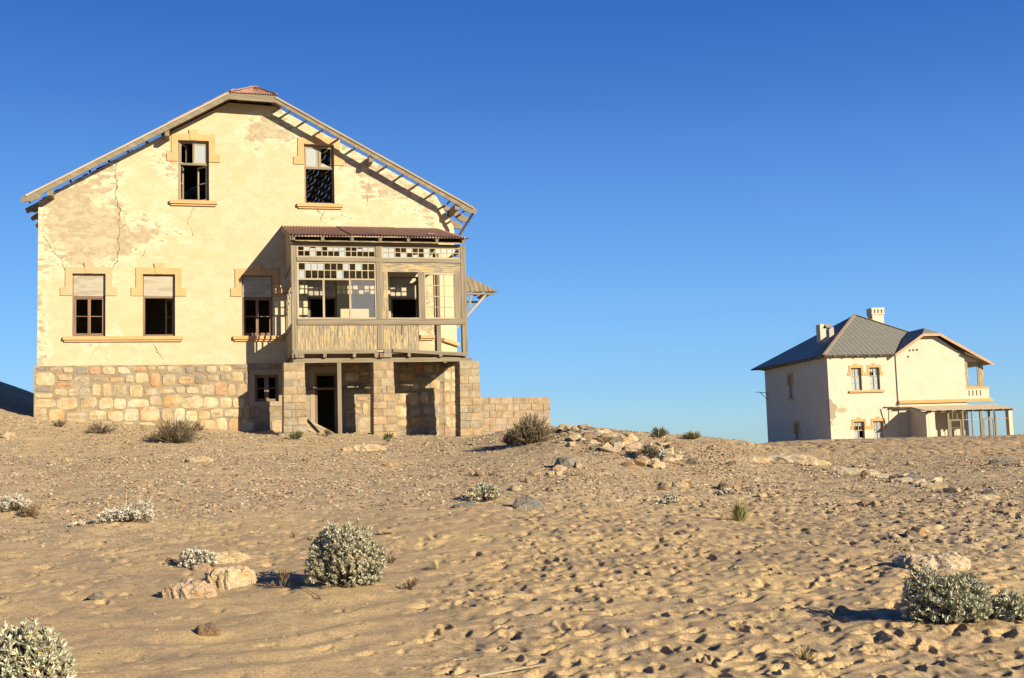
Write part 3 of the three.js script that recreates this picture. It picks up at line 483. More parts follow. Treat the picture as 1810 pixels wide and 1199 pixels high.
// ------------------------------------------------ roof
{
  const roof = hgroup('roof'), WO = 0.62;
  const scal = (x, dir) => [[0, 0], [0.10 * dir, -0.05], [0.14 * dir, -0.01], [0.24 * dir, -0.06], [0.28 * dir, -0.02], [0.40 * dir, -0.03]].map(p => [x + p[0], p[1]]);
  // barge boards with notched lower ends
  const along = g => { const uv = g.attributes.uv; for (let i = 0; i < uv.count; i++) { const a = uv.getX(i), b = uv.getY(i); uv.setXY(i, (b - 0.55 * Math.abs(a - 7)) * 2, a * 0.5); } return g; };      // grain runs up the slope
  const board = (p, w) => hp(roof, 'barge_board', along(triUV(extr(p, 0.05).translate(0, 0, w), 1)), M.wood);
  const H = 0.235;
  board([[-0.47, 5.30], [-0.40, 5.16], [-0.25, 5.21], [-0.13, 5.19], [-0.02, 5.27], [0.08, 5.27], [0.22, roofL(0.22) - H], [6.0, roofL(6.0) - H], [6.06, 9.1]], WO);
  board([[6.063, 9.1], [6.003, 8.84], [7.53, 8.80], [7.47, 9.06]].reverse(), WO + 0.001);
  board([[14.43, 5.30], [14.37, 5.12], [14.27, 5.16], [14.18, 5.15], [14.05, 5.23], [13.95, 5.24], [13.82, roofR(13.82) - H], [7.533, roofR(7.533) - H + 0.03], [7.473, 9.06]].reverse(), WO);
  // upper moulding strips on the boards
  hp(roof, 'barge_strip', merge([barG([-0.3, roofL(-0.3) - 0.03, WO + 0.07], [6.0, roofL(6.0) - 0.03, WO + 0.07], 0.035, 0.06), barG([7.55, roofR(7.55) - 0.03, WO + 0.07], [14.3, roofR(14.3) - 0.03, WO + 0.07], 0.035, 0.06)]), M.woodPale);
  // rafters, each with its notched tail at both eaves
  for (const w of [-0.62, -1.85, -3.1, -4.35, -5.6, -6.9, -8.2, -9.5]) {
    const dz = 0.02;
    const L = [[-0.47, 5.21], [-0.42, 5.07], [-0.28, 5.13], [-0.16, 5.10], [-0.02, 5.19], [0.25, roofL(0.25) - 0.27], [6.4, roofL(6.4) - 0.27], [6.4, roofL(6.4) - 0.1]];
    const Rr = [[14.43, 5.21], [14.38, 5.05], [14.27, 5.10], [14.18, 5.08], [14.03, 5.16], [13.8, roofR(13.8) - 0.27], [7.2, roofR(7.2) - 0.27], [7.2, roofR(7.2) - 0.1]].reverse();
    hp(roof, 'rafter', along(triUV(extr(L, 0.11).translate(0, 0, w), 1)), M.wood); hp(roof, 'rafter', along(triUV(extr(Rr, 0.11).translate(0, 0, w), 1)), M.wood);
  }
  // stout purlins that carry the boards, with their ends showing
  for (const [u, f] of [[0.42, roofL], [4.02, roofL], [10.75, roofR], [13.72, roofR]]) { const v = f(u) - 0.30; hp(roof, 'purlin', boxG(u - 0.07, u + 0.07, v - 0.10, v + 0.10, u > 13 ? -0.75 : -0.45, WO - 0.003), M.wood); }
  { const s = []; s.push(barG([13.93, 4.4, -0.78], [14.3, roofR(14.3) - 0.2, WO - 0.01], 0.06, 0.06)); hp(roof, 'brace', merge(s), M.wood); }
  // battens out to the barge boards
  const bat = (u, f, w1 = WO - 0.003) => { const sl = f === roofL ? 0.5818 : -0.5378, v = f(u) - 0.045; const g = boxG(-0.03, 0.03, -0.028, 0.028, -0.4, w1); g.rotateZ(Math.atan(sl)); g.translate(u, v, 0); return g; };
  for (const u of [-0.3, 0.35, 0.95, 1.55, 2.15, 2.75, 3.35]) hp(roof, 'batten', bat(u, roofL).translate(0, u < 3 ? 0.02 : 0, 0.03), M.wood);
  for (let u = 8.05; u < 14.3; u += 0.555) hp(roof, 'batten', bat(u, roofR), M.wood);
  // boarding over the attic: planks with open joints; sheets still lie on the upper left slope
  const rnd = mulberry(91), pl = [];
  const plank = (u0, u1, f, w0, w1, up = 0) => { const v0 = f(u0) - 0.09 + up, v1 = f(u1) - 0.09 + up; pl.push(barG([(u0 + u1) / 2, (v0 + v1) / 2, w0], [(u0 + u1) / 2, (v0 + v1) / 2, w1], Math.hypot(u1 - u0, v1 - v0), 0.022, [-(v1 - v0), u1 - u0, 0])); };
  for (let u = -0.2; u < 6.3;) { const wd = 0.11 + 0.03 * rnd(); const bare = u < 0.35 && rnd() < 0.5; if (!bare) plank(u, u + wd, roofL, -9.9 - rnd() * 0.2, u > 3.7 ? WO - 0.005 : -0.42 + 0.3 * rnd()); u += wd + 0.001; }
  for (let u = 7.35; u < 13.0;) { const wd = 0.11 + 0.03 * rnd(); if (rnd() > 0.03) plank(u, u + wd, roofR, -9.9 - rnd() * 0.2, u < 7.75 ? WO - 0.005 : -0.45 + 0.2 * rnd()); u += wd + 0.004 + 0.013 * rnd(); }
  hp(roof, 'boarding', merge(pl), M.woodDark, STUFF);
  hp(roof, 'ridge_boarding', merge([boxG(6.3, 7.4, 8.99, 9.02, -9.9, WO - 0.004)]), M.woodDark);
  const sh = []; for (const [u0, u1, w0] of [[4.05, 5.2, -6], [5.0, 6.2, -8]]) { const v0 = roofL(u0) + 0.03, v1 = roofL(u1) + 0.03; sh.push(barG([(u0 + u1) / 2, (v0 + v1) / 2, w0], [(u0 + u1) / 2, (v0 + v1) / 2, WO + 0.04], Math.hypot(u1 - u0, v1 - v0), 0.02, [-(v1 - v0), u1 - u0, 0])); }
  hp(roof, 'roofing_sheet', merge(sh), M.rust);
  // red corrugated half hip over the flat top of the gable
  const W0 = WO + 0.1, rip = (u0, v0, u1, v1, apexU, apexV, apexW) => {
    const N = 64, pos = [], idx = []; for (let i = 0; i <= N; i++) for (let j = 0; j <= 6; j++) { const s = i / N, t = j / 6, u = mix(mix(u0, u1, s), mix(apexU - 0.12, apexU + 0.12, s), t), v = mix(mix(v0, v1, s), apexV, t), w = mix(W0, apexW, t), c = 0.017 * Math.cos(s * 20 * 2 * Math.PI); pos.push(u, v + c, w + c * 0.6); }
    for (let i = 0; i < N; i++) for (let j = 0; j < 6; j++) { const a = i * 7 + j; idx.push(a, a + 7, a + 1, a + 7, a + 8, a + 1); }
    const g = new THREE.BufferGeometry(); g.setAttribute('position', new THREE.Float32BufferAttribute(pos, 3)); g.setIndex(idx); g.computeVertexNormals(); return triUV(g, 1);
  };
  hp(roof, 'corrugated_hip', rip(5.98, 9.07, 7.62, 9.05, 6.88, 9.52, -0.05), M.rust, { label: 'red corrugated half hip at the gable top' });
  hp(roof, 'ridge_cap', merge([barG([6.02, 9.1, W0], [6.86, 9.54, -0.05], 0.16, 0.03), barG([6.88, 9.54, -0.06], [6.88, 9.54, -9.9], 0.3, 0.03), barG([6.92, 9.53, -0.05], [7.58, 9.09, W0], 0.14, 0.025)]), M.rust);
  hp(roof, 'upper_slope', polyG([[[6.0, 9.08, W0], [6.84, 9.52, -0.08], [6.84, 9.52, -9.9]], [[6.0, 9.08, W0], [6.84, 9.52, -9.9], [6.0, 9.08, -9.9]], [[7.6, 9.06, W0], [6.92, 9.52, -9.9], [6.92, 9.52, -0.08]], [[7.6, 9.06, W0], [7.6, 9.06, -9.9], [6.92, 9.52, -9.9]]], 1), M.rust);
}
// ------------------------------------------------ glazed wooden bay on three piers
{
  const bay = hgroup('bay'), D = 2.20, L = 7.83, RT = 13.50, M0 = 10.53, M1 = 10.72;
  // the bay leans and spreads a little toward its front
  const lean = g => { const p = g.attributes.position; for (let i = 0; i < p.count; i++) { const t = Math.min(1.15, Math.max(0, p.getZ(i) / 2.2)) * 0.016; p.setXY(i, p.getX(i) + t * (p.getX(i) - 4.93), p.getY(i) + t * (p.getY(i) + 3.265)); } return g; };
  const hpl = (q, name, geo, m, e) => hp(q, name, lean(geo), m, e);
  const B = (name, geo, m, e) => hpl(bay, name, geo, m, e);
  const fr = (u0, u1, v0, v1, d = 0.1, w = D) => boxG(u0, u1, v0, v1, w - d, w);
  // posts
  B('post', fr(L, 8.01, -0.05, 3.64, 0.16), M.wood); B('post', fr(M0, M1, 0.2, 3.62, 0.16, D + 0.012), M.wood); B('post', merge([fr(13.31, RT - 0.01, 0.06, 3.62, 0.16, D + 0.004)]), M.wood);
  // long rails
  B('rail', fr(8.013, 13.308, 3.55, 3.64, 0.12, D + 0.006), M.wood); B('rail', fr(8.013, 13.308, 3.03, 3.165, 0.13, D + 0.024), M.wood); B('rail', fr(8.0, 13.42, 1.0, 1.185, 0.14, D + 0.034), M.wood);
  B('rail', merge([fr(7.86, 10.52, 0.08, 0.21, 0.14, D + 0.02), fr(10.73, 11.2, 0.07, 0.2, 0.14, D + 0.02)]), M.wood);
  { const g = barG([11.0, 0.17, D + 0.04], [13.46, 0.015, D + 0.04], 0.07, 0.11); B('sagging_rail', g, M.wood, { label: 'sagging lower rail at the right end of the bay' }); }
  // glazed lights: one mesh of bars for each light, every pane a piece of its own
  const panes = (g, us, vs, state, w) => { let k = 0; for (let r = 0; r < vs.length; r++) for (let c = 0; c < us.length; c++) { const s = state[r][c], [a, b] = us[c], [v0, v1] = vs[r];
    if (s === 'g') hpl(g, 'glass_pane', pane(a - 0.004, b + 0.004, v0 - 0.004, v1 + 0.004, w), M.glass);
    if (s === 'h') hpl(g, 'broken_pane', polyG([[[a, v0, w], [b, v0, w], [b, v1 - 0.04, w]], [[a, v0, w], [b, v1 - 0.04, w], [a, v0 + 0.07, w]], [[a, v0, w - 0.004], [b, v1 - 0.04, w - 0.004], [b, v0, w - 0.004]], [[a, v0, w - 0.004], [a, v0 + 0.07, w - 0.004], [b, v1 - 0.04, w - 0.004]]]), M.glass); } };
  function light(u0, u1, v0, v1, cols, state, vmid, border = 0.045) {
    const bw = 0.026, cw = (u1 - u0 - 2 * border) / cols, us = [], bars = [fr(u0, u0 + border, v0, v1, 0.05, D - 0.02), fr(u1 - border, u1, v0, v1, 0.05, D - 0.02), fr(u0 + border, u1 - border, v0, v0 + border, 0.05, D - 0.02), fr(u0 + border, u1 - border, v1 - border, v1, 0.05, D - 0.02)];
    for (let c = 0; c < cols; c++) { const a = u0 + border + c * cw; us.push([a + bw / 2, a + cw - bw / 2]); if (c) bars.push(fr(a - bw / 2, a + bw / 2, v0 + border, v1 - border, 0.03, D - 0.028)); }
    const vs = []; const edges = [v1 - border, ...vmid, v0 + border]; for (let i = 0; i < edges.length - 1; i++) vs.push([edges[i + 1] + (i + 2 < edges.length ? bw / 2 : 0), edges[i] - (i ? bw / 2 : 0)]);
    for (const m of vmid) bars.push(fr(u0 + border, u1 - border, m - bw / 2, m + bw / 2, 0.028, D - 0.03));
    const g = B('glazing_bars', merge(bars), M.woodPale); panes(g, us, vs, state, D - 0.045); return g;
  }
  light(8.013, 10.527, 3.165, 3.55, 13, ['mghgmggummhgg'.replace('u', 'g'), 'mmgmmmmgmmmmm'], [3.38]);
  light(8.013, 10.527, 2.44, 3.03, 12, ['mgggmmmgmgmm', 'gmmmmmgmmmmm'], [2.755], 0.055);
  light(10.723, 13.307, 3.165, 3.55, 13, ['ggmmgmmgmghgm', 'ggmgmhmgmmmmm'], [3.36]);
  // three big lights below, on the left half
  B('glazing_bars', merge([fr(8.013, 8.06, 1.185, 2.44, 0.07, D - 0.015), fr(10.48, 10.527, 1.185, 2.44, 0.07, D - 0.015), fr(8.81, 8.875, 1.185, 2.44, 0.07, D - 0.012), fr(9.65, 9.715, 1.185, 2.44, 0.07, D - 0.012), fr(8.06, 10.48, 1.185, 1.235, 0.07, D - 0.018)]), M.woodPale);
  hpl(bay.children[bay.children.length - 1], 'glass_pane', pane(9.715, 10.48, 1.235, 2.44, D - 0.05), M.glassClear);
  // right half: a wide painted head, jambs, an empty opening and a twelve-paned light
  B('head_board', fr(10.723, 13.307, 2.72, 3.03, 0.08, D - 0.01), M.paintWood); B('jamb', fr(10.723, 10.90, 1.185, 2.72, 0.08, D - 0.008), M.paintWood); B('jamb', fr(13.10, 13.307, 1.185, 2.72, 0.08, D - 0.008), M.wood);
  B('mullion', fr(11.90, 12.10, 1.185, 2.72, 0.08, D - 0.006), M.wood);
  { const g = []; for (const u of [12.44, 12.75]) g.push(fr(u - 0.013, u + 0.013, 1.235, 2.64, 0.03, D - 0.03)); for (const v of [1.58, 1.93, 2.29]) g.push(fr(12.13, 13.07, v - 0.013, v + 0.013, 0.03, D - 0.034)); g.push(fr(12.103, 12.13, 1.235, 2.717, 0.05, D - 0.02), fr(13.07, 13.097, 1.235, 2.717, 0.05, D - 0.02), fr(12.13, 13.07, 2.64, 2.717, 0.05, D - 0.02), fr(10.9, 11.897, 1.188, 1.235, 0.06, D - 0.012), fr(12.103, 13.097, 1.188, 1.235, 0.06, D - 0.012)); B('glazing_bars', merge(g), M.woodPale); }
  // boards below the rail
  const rnd = mulberry(131);
  { let u = 7.90; const n = 23, wd = (10.515 - 7.90) / n; for (let i = 0; i < n; i++) { const a = u + i * wd; B('board', fr(a + 0.003, a + wd - 0.003 - 0.004 * rnd(), 0.205, 1.0, 0.02, D - 0.012 + 0.006 * (rnd() - 0.5)), M.paintWood); } }
  for (const [a, b] of [[10.725, 10.93], [10.936, 11.12], [11.135, 11.30], [11.325, 11.52], [11.53, 11.70], [11.705, 11.875]]) B('board', fr(a, b, 0.19, 1.0, 0.02, D - 0.012 + 0.012 * (rnd() - 0.5)), M.paintWood);
  B('stud', merge([boxG(12.47, 12.58, -0.05, 1.0, D - 0.12, D - 0.02)]), M.wood);
  // joists and bearers
  for (const u of [7.96, 8.84, 9.77, 11.53, 12.56, 13.37]) B('joist', boxG(u - 0.05, u + 0.05, -0.045, 0.075, 0.06, D + 0.07), M.wood);
  { const g = barG([10.64, 0.01, 0.1], [10.64, 0.01, D + 0.1], 0.13, 0.13); B('joist', g, M.woodRed); }
  B('packing_block', merge([fr(10.42, 10.57, -0.055, 0.075, 0.2, D + 0.03), fr(10.71, 10.97, -0.055, 0.075, 0.2, D + 0.03)]), M.wood); B('packing_block', fr(8.03, 8.2, -0.055, 0.075, 0.18, D + 0.01), M.wood);
  B('bearer', boxG(7.86, 13.62, -0.2, -0.062, D - 0.2, D - 0.04), M.wood);
  B('floor', merge(Array.from({ length: 13 }, (_, i) => boxG(L + 0.02, 13.44, 0.078, 0.098, 0.06 + i * 0.16, 0.21 + i * 0.16))), M.woodDark, STUFF);
  B('side_bearer', merge([boxG(7.87, 8.0, -0.2, -0.05, 0.07, D - 0.21), boxG(13.3, 13.43, -0.2, -0.05, -0.2, D - 0.21)]), M.wood);
  // left end: boards above, glazing in the middle, boards below
  { const fl = (w0, w1, v0, v1, d = 0.06, u = L) => boxG(u, u + d, v0, v1, w0, w1);
    B('end_rail', fl(0.02, D - 0.16, 2.93, 3.06, 0.1, L - 0.01), M.wood); B('end_rail', fl(0.02, D - 0.16, 2.36, 2.45, 0.1, L - 0.01), M.wood); B('end_rail', fl(0.02, D - 0.16, 0.92, 1.06, 0.1, L - 0.015), M.wood); B('end_rail', fl(0.02, D - 0.16, 0.06, 0.2, 0.1, L - 0.01), M.wood);
    const n = 15, wd = (D - 0.18) / n; for (let i = 0; i < n; i++) { const a = 0.03 + i * wd, top = 4.5 - (a + wd) * 0.345; B('end_board', fl(a, a + wd - 0.006, 3.06, top, 0.022, L + 0.012), M.paintWood); B('end_board', fl(a, a + wd - 0.006, 0.2, 0.92, 0.022, L + 0.012), M.paintWood); }
    const g = []; for (let i = 0; i <= 12; i++) { const a = 0.03 + i * (D - 0.22) / 12; g.push(fl(a, a + 0.03, 2.45, 2.93, 0.03, L + 0.03)); if (i % 2 === 0) g.push(fl(a, a + 0.04, 1.06, 2.36, 0.04, L + 0.028)); } g.push(fl(0.03, D - 0.17, 2.68, 2.71, 0.028, L + 0.032));
    const gb = B('glazing_bars', merge(g), M.woodPale); for (let i = 0; i < 12; i++) for (let r = 0; r < 2; r++) if (hash(i, r, 611) > 0.45) { const a = 0.06 + i * (D - 0.22) / 12; hpl(gb, 'glass_pane', boxG(L + 0.04, L + 0.045, r ? 2.45 : 2.71, r ? 2.68 : 2.93, a, a + 0.185), M.glass); } }
  // right end, mostly open: rails and the inner post
  { const fl = (w0, w1, v0, v1) => boxG(13.4, 13.48, v0, v1, w0, w1); B('end_rail', fl(-0.3, D - 0.16, 3.52, 3.62), M.wood);
    B('inner_post', boxG(13.02, 13.13, -0.05, 3.9, 0.03, 0.15), M.woodRed); }
  // lean-to roof: rafters, fascia and corrugated sheets
  const slope = w => 4.66 - w * 0.352;
  for (const u of [7.89, 8.8, 9.73, 10.63, 11.55, 12.48, 13.36]) B('rafter', barG([u, slope(0.02) - 0.09, 0.02], [u, slope(2.46) - 0.09, 2.46], 0.1, 0.12), M.wood);
  B('fascia', barG([7.76, slope(2.48) - 0.012, 2.48], [13.44, slope(2.48) + 0.02, 2.48], 0.05, 0.045), M.woodPale);
  B('verge_board', barG([7.755, slope(0.05) - 0.06, 0.05], [7.79, slope(2.5) - 0.06, 2.5], 0.03, 0.14), M.wood);
  { const sheets = [[7.73, 9.66], [9.6, 11.6], [11.54, 13.5]];
    for (const [k, [a, b]] of sheets.entries()) { const P = 0.097, N = Math.round((b - a) / P * 6), pos = [], idx = [], J = 8;
      for (let i = 0; i <= N; i++) for (let j = 0; j <= J; j++) { const s = i / N, t = j / J, u = mix(a, b, s) , w = mix(0.0, 2.57 + 0.02 * Math.sin(u * 5), t), sag = -0.03 * Math.sin(Math.PI * t) * (0.4 + 0.6 * vnoise(u * 0.8, 3, 621)), hipf = u > 13.12 ? -(u - 13.12) * 0.32 : 0; const lift = (k === 1 && s > 0.3 && s < 0.5 ? 0.02 * t : 0); pos.push(u + 0.05 * t, slope(w) + 0.045 + sag + hipf * (1 - t * 0.5) + lift + 0.02 * k % 0.03 + 0.027 * Math.cos(u / P * 2 * Math.PI), w); }
      for (let i = 0; i < N; i++) for (let j = 0; j < J; j++) { const q = i * (J + 1) + j; idx.push(q, q + 1, q + J + 1, q + J + 1, q + 1, q + J + 2); }
      const g = new THREE.BufferGeometry(); g.setAttribute('position', new THREE.Float32BufferAttribute(pos, 3)); g.setIndex(idx); g.computeVertexNormals(); B('corrugated_sheet', triUV(g, 1), M.rust, { label: 'rusty red corrugated sheet of the bay roof' }); } }
  B('ceiling', merge(Array.from({ length: 16 }, (_, i) => { const w = 0.05 + i * 0.15; return barG([7.95, slope(w + 0.07) - 0.17, w + 0.07], [13.35, slope(w + 0.07) - 0.17, w + 0.07], 0.02, 0.14, [0, -0.352, 1]); })), M.paintWood, STUFF);
  hpl(bay, 'loose_scrap', polyG([[[12.3, slope(2.0) + 0.1, 2.0], [12.55, slope(2.25) + 0.1, 2.25], [12.25, slope(2.3) + 0.09, 2.3]], [[12.3, slope(2.0) + 0.11, 2.0], [12.25, slope(2.3) + 0.1, 2.3], [12.55, slope(2.25) + 0.11, 2.25]]]), M.woodPale);
  // piers of squared blocks
  for (const [x0, x1, bo] of [[7.57, 8.19, -2.9], [10.38, 11.0, -3.0], [13.16, 13.78, -3.2]]) {
    const pier = hgroup('pier'); const w1 = D + (x0 > 13 ? 0.15 : 0.06), w0 = w1 - 0.62;
    hpl(pier, 'core', sbox(x0 + 0.012, x1 - 0.012, bo, -0.215, w0 + 0.01, w1 - 0.006, 0.7), M.pierMortar);
    hpl(pier, 'capstone', sbox(x0 - 0.01, x1 + 0.01, -0.46, -0.203, w0, w1 + 0.012, 0.8), blockTones[0]);
    let v = -0.468, k = 0; while (v > bo) { const h = 0.225 + 0.03 * rnd(), ta = 0.10 * (-v) / 3, s = mix(x0, x1, k % 2 ? 0.36 + 0.1 * rnd() : 0.56 + 0.1 * rnd()), j = () => 0.008 * (rnd() - 0.5);
      for (const [a, b] of [[x0 - ta * 0.5, s - 0.006], [s + 0.006, x1 + ta]]) hpl(pier, 'block', sbox(a + j(), b + j(), v - h + 0.006, v - 0.006, w0 + j(), w1 + ta * 0.3 + 2 * j(), 0.8), blockTones[rnd() * 5 | 0]);
      v -= h; k++; }
  }
  // timber post and threshold in the left archway
  B('archway_post', boxG(9.24, 9.36, -2.75, -0.203, D - 0.18, D - 0.06), M.wood); B('threshold', boxG(8.2, 10.36, -2.68, -2.50, D - 0.2, D - 0.05), M.wood);
  B('archway_back_beam', boxG(8.2, 10.36, -0.9, -0.84, 0.11, 0.14), M.woodDark);
  // tilted sand heap board inside the archway
  B('leaning_panel', barG([8.25, -2.0, 0.8], [9.1, -2.5, 1.1], 0.7, 0.03, [0.3, 1, 0.6]), M.paintWood);
}
// ------------------------------------------------ little hood on the right side wall
{
  const hood = hgroup('side_hood'), A = [13.9, 4.25, -4.2], Bp = [13.9, 2.88, -3.0], C = [16.02, 2.92, -3.0], E = [16.02, 2.92, -5.6], F = [13.9, 4.25, -5.6];
  const n = 12; for (let i = 0; i < n; i++) { const s0 = i / n, s1 = (i + 0.94) / n, lo = s => [mix(Bp[0], C[0], s), mix(Bp[1], C[1], s), Bp[2]], hi = s => [mix(A[0], C[0], s) , mix(A[1], C[1], s) + 0.01, mix(A[2], C[2], s)]; const a = lo(s0), b = lo(s1), c = hi(s1), d = hi(s0), o = 0.02; const up = q => [q[0], q[1] + o, q[2] + o];
    hp(hood, 'plank', polyG([[up(a), up(b), up(c)], [up(a), up(c), up(d)], [b, a, c], [a, d, c], [a, b, up(b)], [a, up(b), up(a)]], 1), M.wood); }
  for (let i = 0; i < 9; i++) { if (i === 3 || i === 4) continue; const s0 = i / 9, s1 = (i + 0.93) / 9; hp(hood, 'roof_plank', barG([mix(A[0], C[0], (s0 + s1) / 2), mix(A[1], C[1], (s0 + s1) / 2), mix(A[2], C[2], (s0 + s1) / 2) - 0.03], [mix(F[0], E[0], (s0 + s1) / 2), mix(F[1], E[1], (s0 + s1) / 2), E[2]], 0.21, 0.022, [0.6, 1, 0]), M.woodDark); }
  hp(hood, 'brace', barG([15.62, 2.86, -3.12], [13.9, 1.0, -3.12], 0.08, 0.08), M.woodPale); hp(hood, 'strut', barG([15.0, 2.87, -3.1], [14.95, 2.3, -3.12], 0.06, 0.06), M.woodPale);
  hp(hood, 'beam', merge([boxG(13.9, 15.9, 2.81, 2.88, -3.12, -3.04), boxG(13.9, 15.9, 2.81, 2.88, -5.5, -5.42)]), M.wood);
}
// ---------------------------------------------------------------- block wall right of the house
{
  const p0 = onLand(846, 778, smoothH); const base = houseAt(14.4, 0, -1.2), turn = 24 * R;
  const top = 704, r0 = rayDir(845, 703), k0 = base.z / r0.z, a = new THREE.Vector3(r0.x * k0, EYE + r0.y * k0, base.z);
  const wall = thing('block_wall', 'low wall of tan concrete blocks to the right of the large house', 'wall', [a.x, a.y - 2.2, a.z], turn);
  const rnd = mulberry(141), Hh = 2.2, len = 2.86;
  part(wall, 'core', sbox(-1.5, len - 0.01, 0, Hh - 0.01, -0.19, -0.012, 0.7), M.pierMortar);
  let v = Hh, k = 0; while (v > 0.3) { const h = 0.245; let u = -1.5 - (k % 2) * 0.24; while (u < len) { const b = Math.min(len, u + 0.475); if (b - u > 0.06) { const d = v < 0.95 && k > 3 ? 0.004 : 0; const hollow = rnd() < 0.0; const pr = 0.02 * (rnd() - 0.3); part(wall, 'block', sbox(u + 0.008, b - 0.006, v - h + 0.009, v - 0.004, -0.2 + 0.003 * rnd(), pr + d, 0.9), brickTones[rnd() * 3 | 0]); } u += 0.48; } v -= h; k++; }
}
// ---------------------------------------------------------------- the second house, far right
{
  const FY = 7.5 * R, NEAR = new THREE.Vector3(24.131, 8.505, -91), DN = 8.0;
  const far = thing('hip_roofed_house', 'distant cream house with hipped grey metal roof, gable wing and open porch', 'house', [NEAR.x, NEAR.y - DN, NEAR.z], FY);
  const P = (n, g, m, e, parent = far) => { g.translate(0, DN, 0); return part(parent, n, g, m, e); };
  const cream = mat({ map: rep(plasterMap, 1), color: rgb(0.80, 0.715, 0.56), bumpMap: plasterBump, bumpScale: 0.01 }), ochre = mat({ map: plasterMap, color: rgb(0.80, 0.45, 0.17) }), grey = mat({ map: woodMap, color: rgb(0.42, 0.40, 0.35), roughness: 0.7 }), wood = M.wood, pale = M.woodPale;
  const slate = mat({ map: plasterMap, color: rgb(0.335, 0.335, 0.285), roughness: 0.6, metalness: 0.1 }), terr = mat({ map: plasterMap, color: rgb(0.56, 0.42, 0.31) });
  const stained = mat({ color: rgb(0.80, 0.715, 0.56), bumpMap: plasterBump, bumpScale: 0.01, map: tex(512, 512, (x, y) => { const u = x * 6, v = y * 9 - 8.5; const f = fbm(u * 2, v * 2, 4, 701), b = fbm(u * 6, v * 6, 4, 705); let k = 0.9 + 0.12 * (f - 0.5) + 0.1 * (b - 0.5); let c = [k, k, k]; const d = Math.hypot((u - 0.05) / 0.55, (v + 4.5) / 0.95) + 1.2 * (f - 0.5) + 0.7 * (b - 0.5); c = mix3(c, [0.52, 0.48, 0.42], 1 - sstep(0.8, 0.95, d)); const d2 = Math.hypot((u - 0.9) / 0.6, (v + 4.3) / 0.16) + (f - 0.5) * 2; c = mix3(c, [0.66, 0.58, 0.48], 1 - sstep(0.7, 0.95, d2)); return c; }) });
  const W1 = [[1.86, 2.70, -2.80, -1.07], [3.34, 4.17, -2.80, -1.07]], W0 = [[1.86, 2.70, -7.0, -5.2], [3.40, 4.25, -7.0, -5.2]];
  const front = triUV(extr([[0, -8], [5.52, -8], [5.52, 0], [0, 0]], 0.4, [...W1, ...W0].map(o => rect(...o))).translate(0, 0, -0.4), 1); { const p = front.attributes.position, uv = front.attributes.uv; for (let i = 0; i < p.count; i++) uv.setXY(i, p.getX(i) / 6, (p.getY(i) + 8.5) / 9); }
  P('wall', front, stained);
  // side wall: outline in depth, built along x then turned
  const S1 = [[7.35, 8.6, -3.0, -0.95]], S0 = [[6.5, 7.7, -7.2, -5.0]];
  const sg = triUV(extr([[0.403, -8], [14.2, -8], [14.2, 0], [0.403, 0]], 0.4, [[7.55, 8.45, -2.95, -1.05], [6.65, 7.55, -7.2, -5.1]].map(o => rect(...o))), 0.33); sg.rotateY(90 * R); P('side_wall', sg, cream);
  P('back_wall', merge([sbox(0.402, 11.1, -8, 0, -14.2, -13.8), sbox(10.7, 11.095, -8, -0.3, -13.8, -0.42)]), cream);
  P('floor', merge([boxG(0.402, 10.69, -3.75, -3.6, -13.79, -0.405), sbox(5, 5.2, -8, -0.5, -13.7, -0.45)]), M.inner);
  // wing wall with gable, slightly proud, and the open loggia at its right
  const wing = triUV(extr([[5.523, -8], [11.12, -8], [11.12, -0.28], [9.0, 1.2], [7.72, 1.25], [5.523, -0.05]], 0.5).translate(0, 0, -0.4), 0.33); P('wing_wall', wing, cream);
  P('drain_pipe', merge([barG([5.47, -7.6, 0.07], [5.47, -0.1, 0.07], 0.12, 0.12)]), cream);
  P('cornice', merge([sbox(5.53, 13.22, -3.92, -3.78, -0.3, 0.28), sbox(5.53, 13.14, -3.78, -3.68, -0.3, 0.2)]), ochre);
  // windows with keyed surrounds
  function win(o, sur, cols) { const [a, b, v0, v1] = o, m = (a + b) / 2, t = 0.06;
    if (sur) { const e = 0.26, q = v1 - 0.36, l = 0.15; P('window_surround', triUV(extr([[a - e, q - 0.24], [a, q - 0.24], [a, v1], [b, v1], [b, q - 0.24], [b + e, q - 0.24], [b + e, q], [b + l, q], [b + l, v1 + 0.2], [m + 0.14, v1 + 0.2], [m + 0.14, v1 + 0.33], [m - 0.14, v1 + 0.33], [m - 0.14, v1 + 0.2], [a - l, v1 + 0.2], [a - l, q], [a - e, q]], 0.04), 0.4), ochre); }
    const tr = v0 + (v1 - v0) * 0.63, w = P('window', merge([...frameBars(a, b, v0, v1, -0.24, -0.14, t), boxG(a, b, tr - 0.03, tr + 0.03, -0.235, -0.135), boxG(m - 0.035, m + 0.035, v0 + t, tr - 0.03, -0.233, -0.137), boxG(m - 0.03, m + 0.03, tr + 0.03, v1 - t, -0.233, -0.137), boxG(a + t, b - t, (v0 + tr) / 2 - 0.015, (v0 + tr) / 2 + 0.015, -0.21, -0.16), boxG(a + t, b - t, (tr + v1) / 2 - 0.012, (tr + v1) / 2 + 0.012, -0.21, -0.16), ...[0.25, 0.75].map(f => boxG(mix(a, b, f) - 0.012, mix(a, b, f) + 0.012, tr + 0.03, v1 - t, -0.21, -0.16))]), pale);
    let k = 0; for (const [x0, x1] of [[a + t, m - 0.035], [m + 0.035, b - t]]) for (const [y0, y1] of [[v0 + t, (v0 + tr) / 2], [(v0 + tr) / 2, tr - 0.03], [tr + 0.03, (tr + v1) / 2], [(tr + v1) / 2, v1 - t]]) { k++; if (hash(k, Math.round(a * 10), Math.round(v0 * 7) + 30) > 0.2) P('glass_pane', boxG(x0, x1, y0, y1, -0.19, -0.186), M.glass, null, w); } }
  for (const o of W1) win(o, true); for (const o of W0) win(o, true);
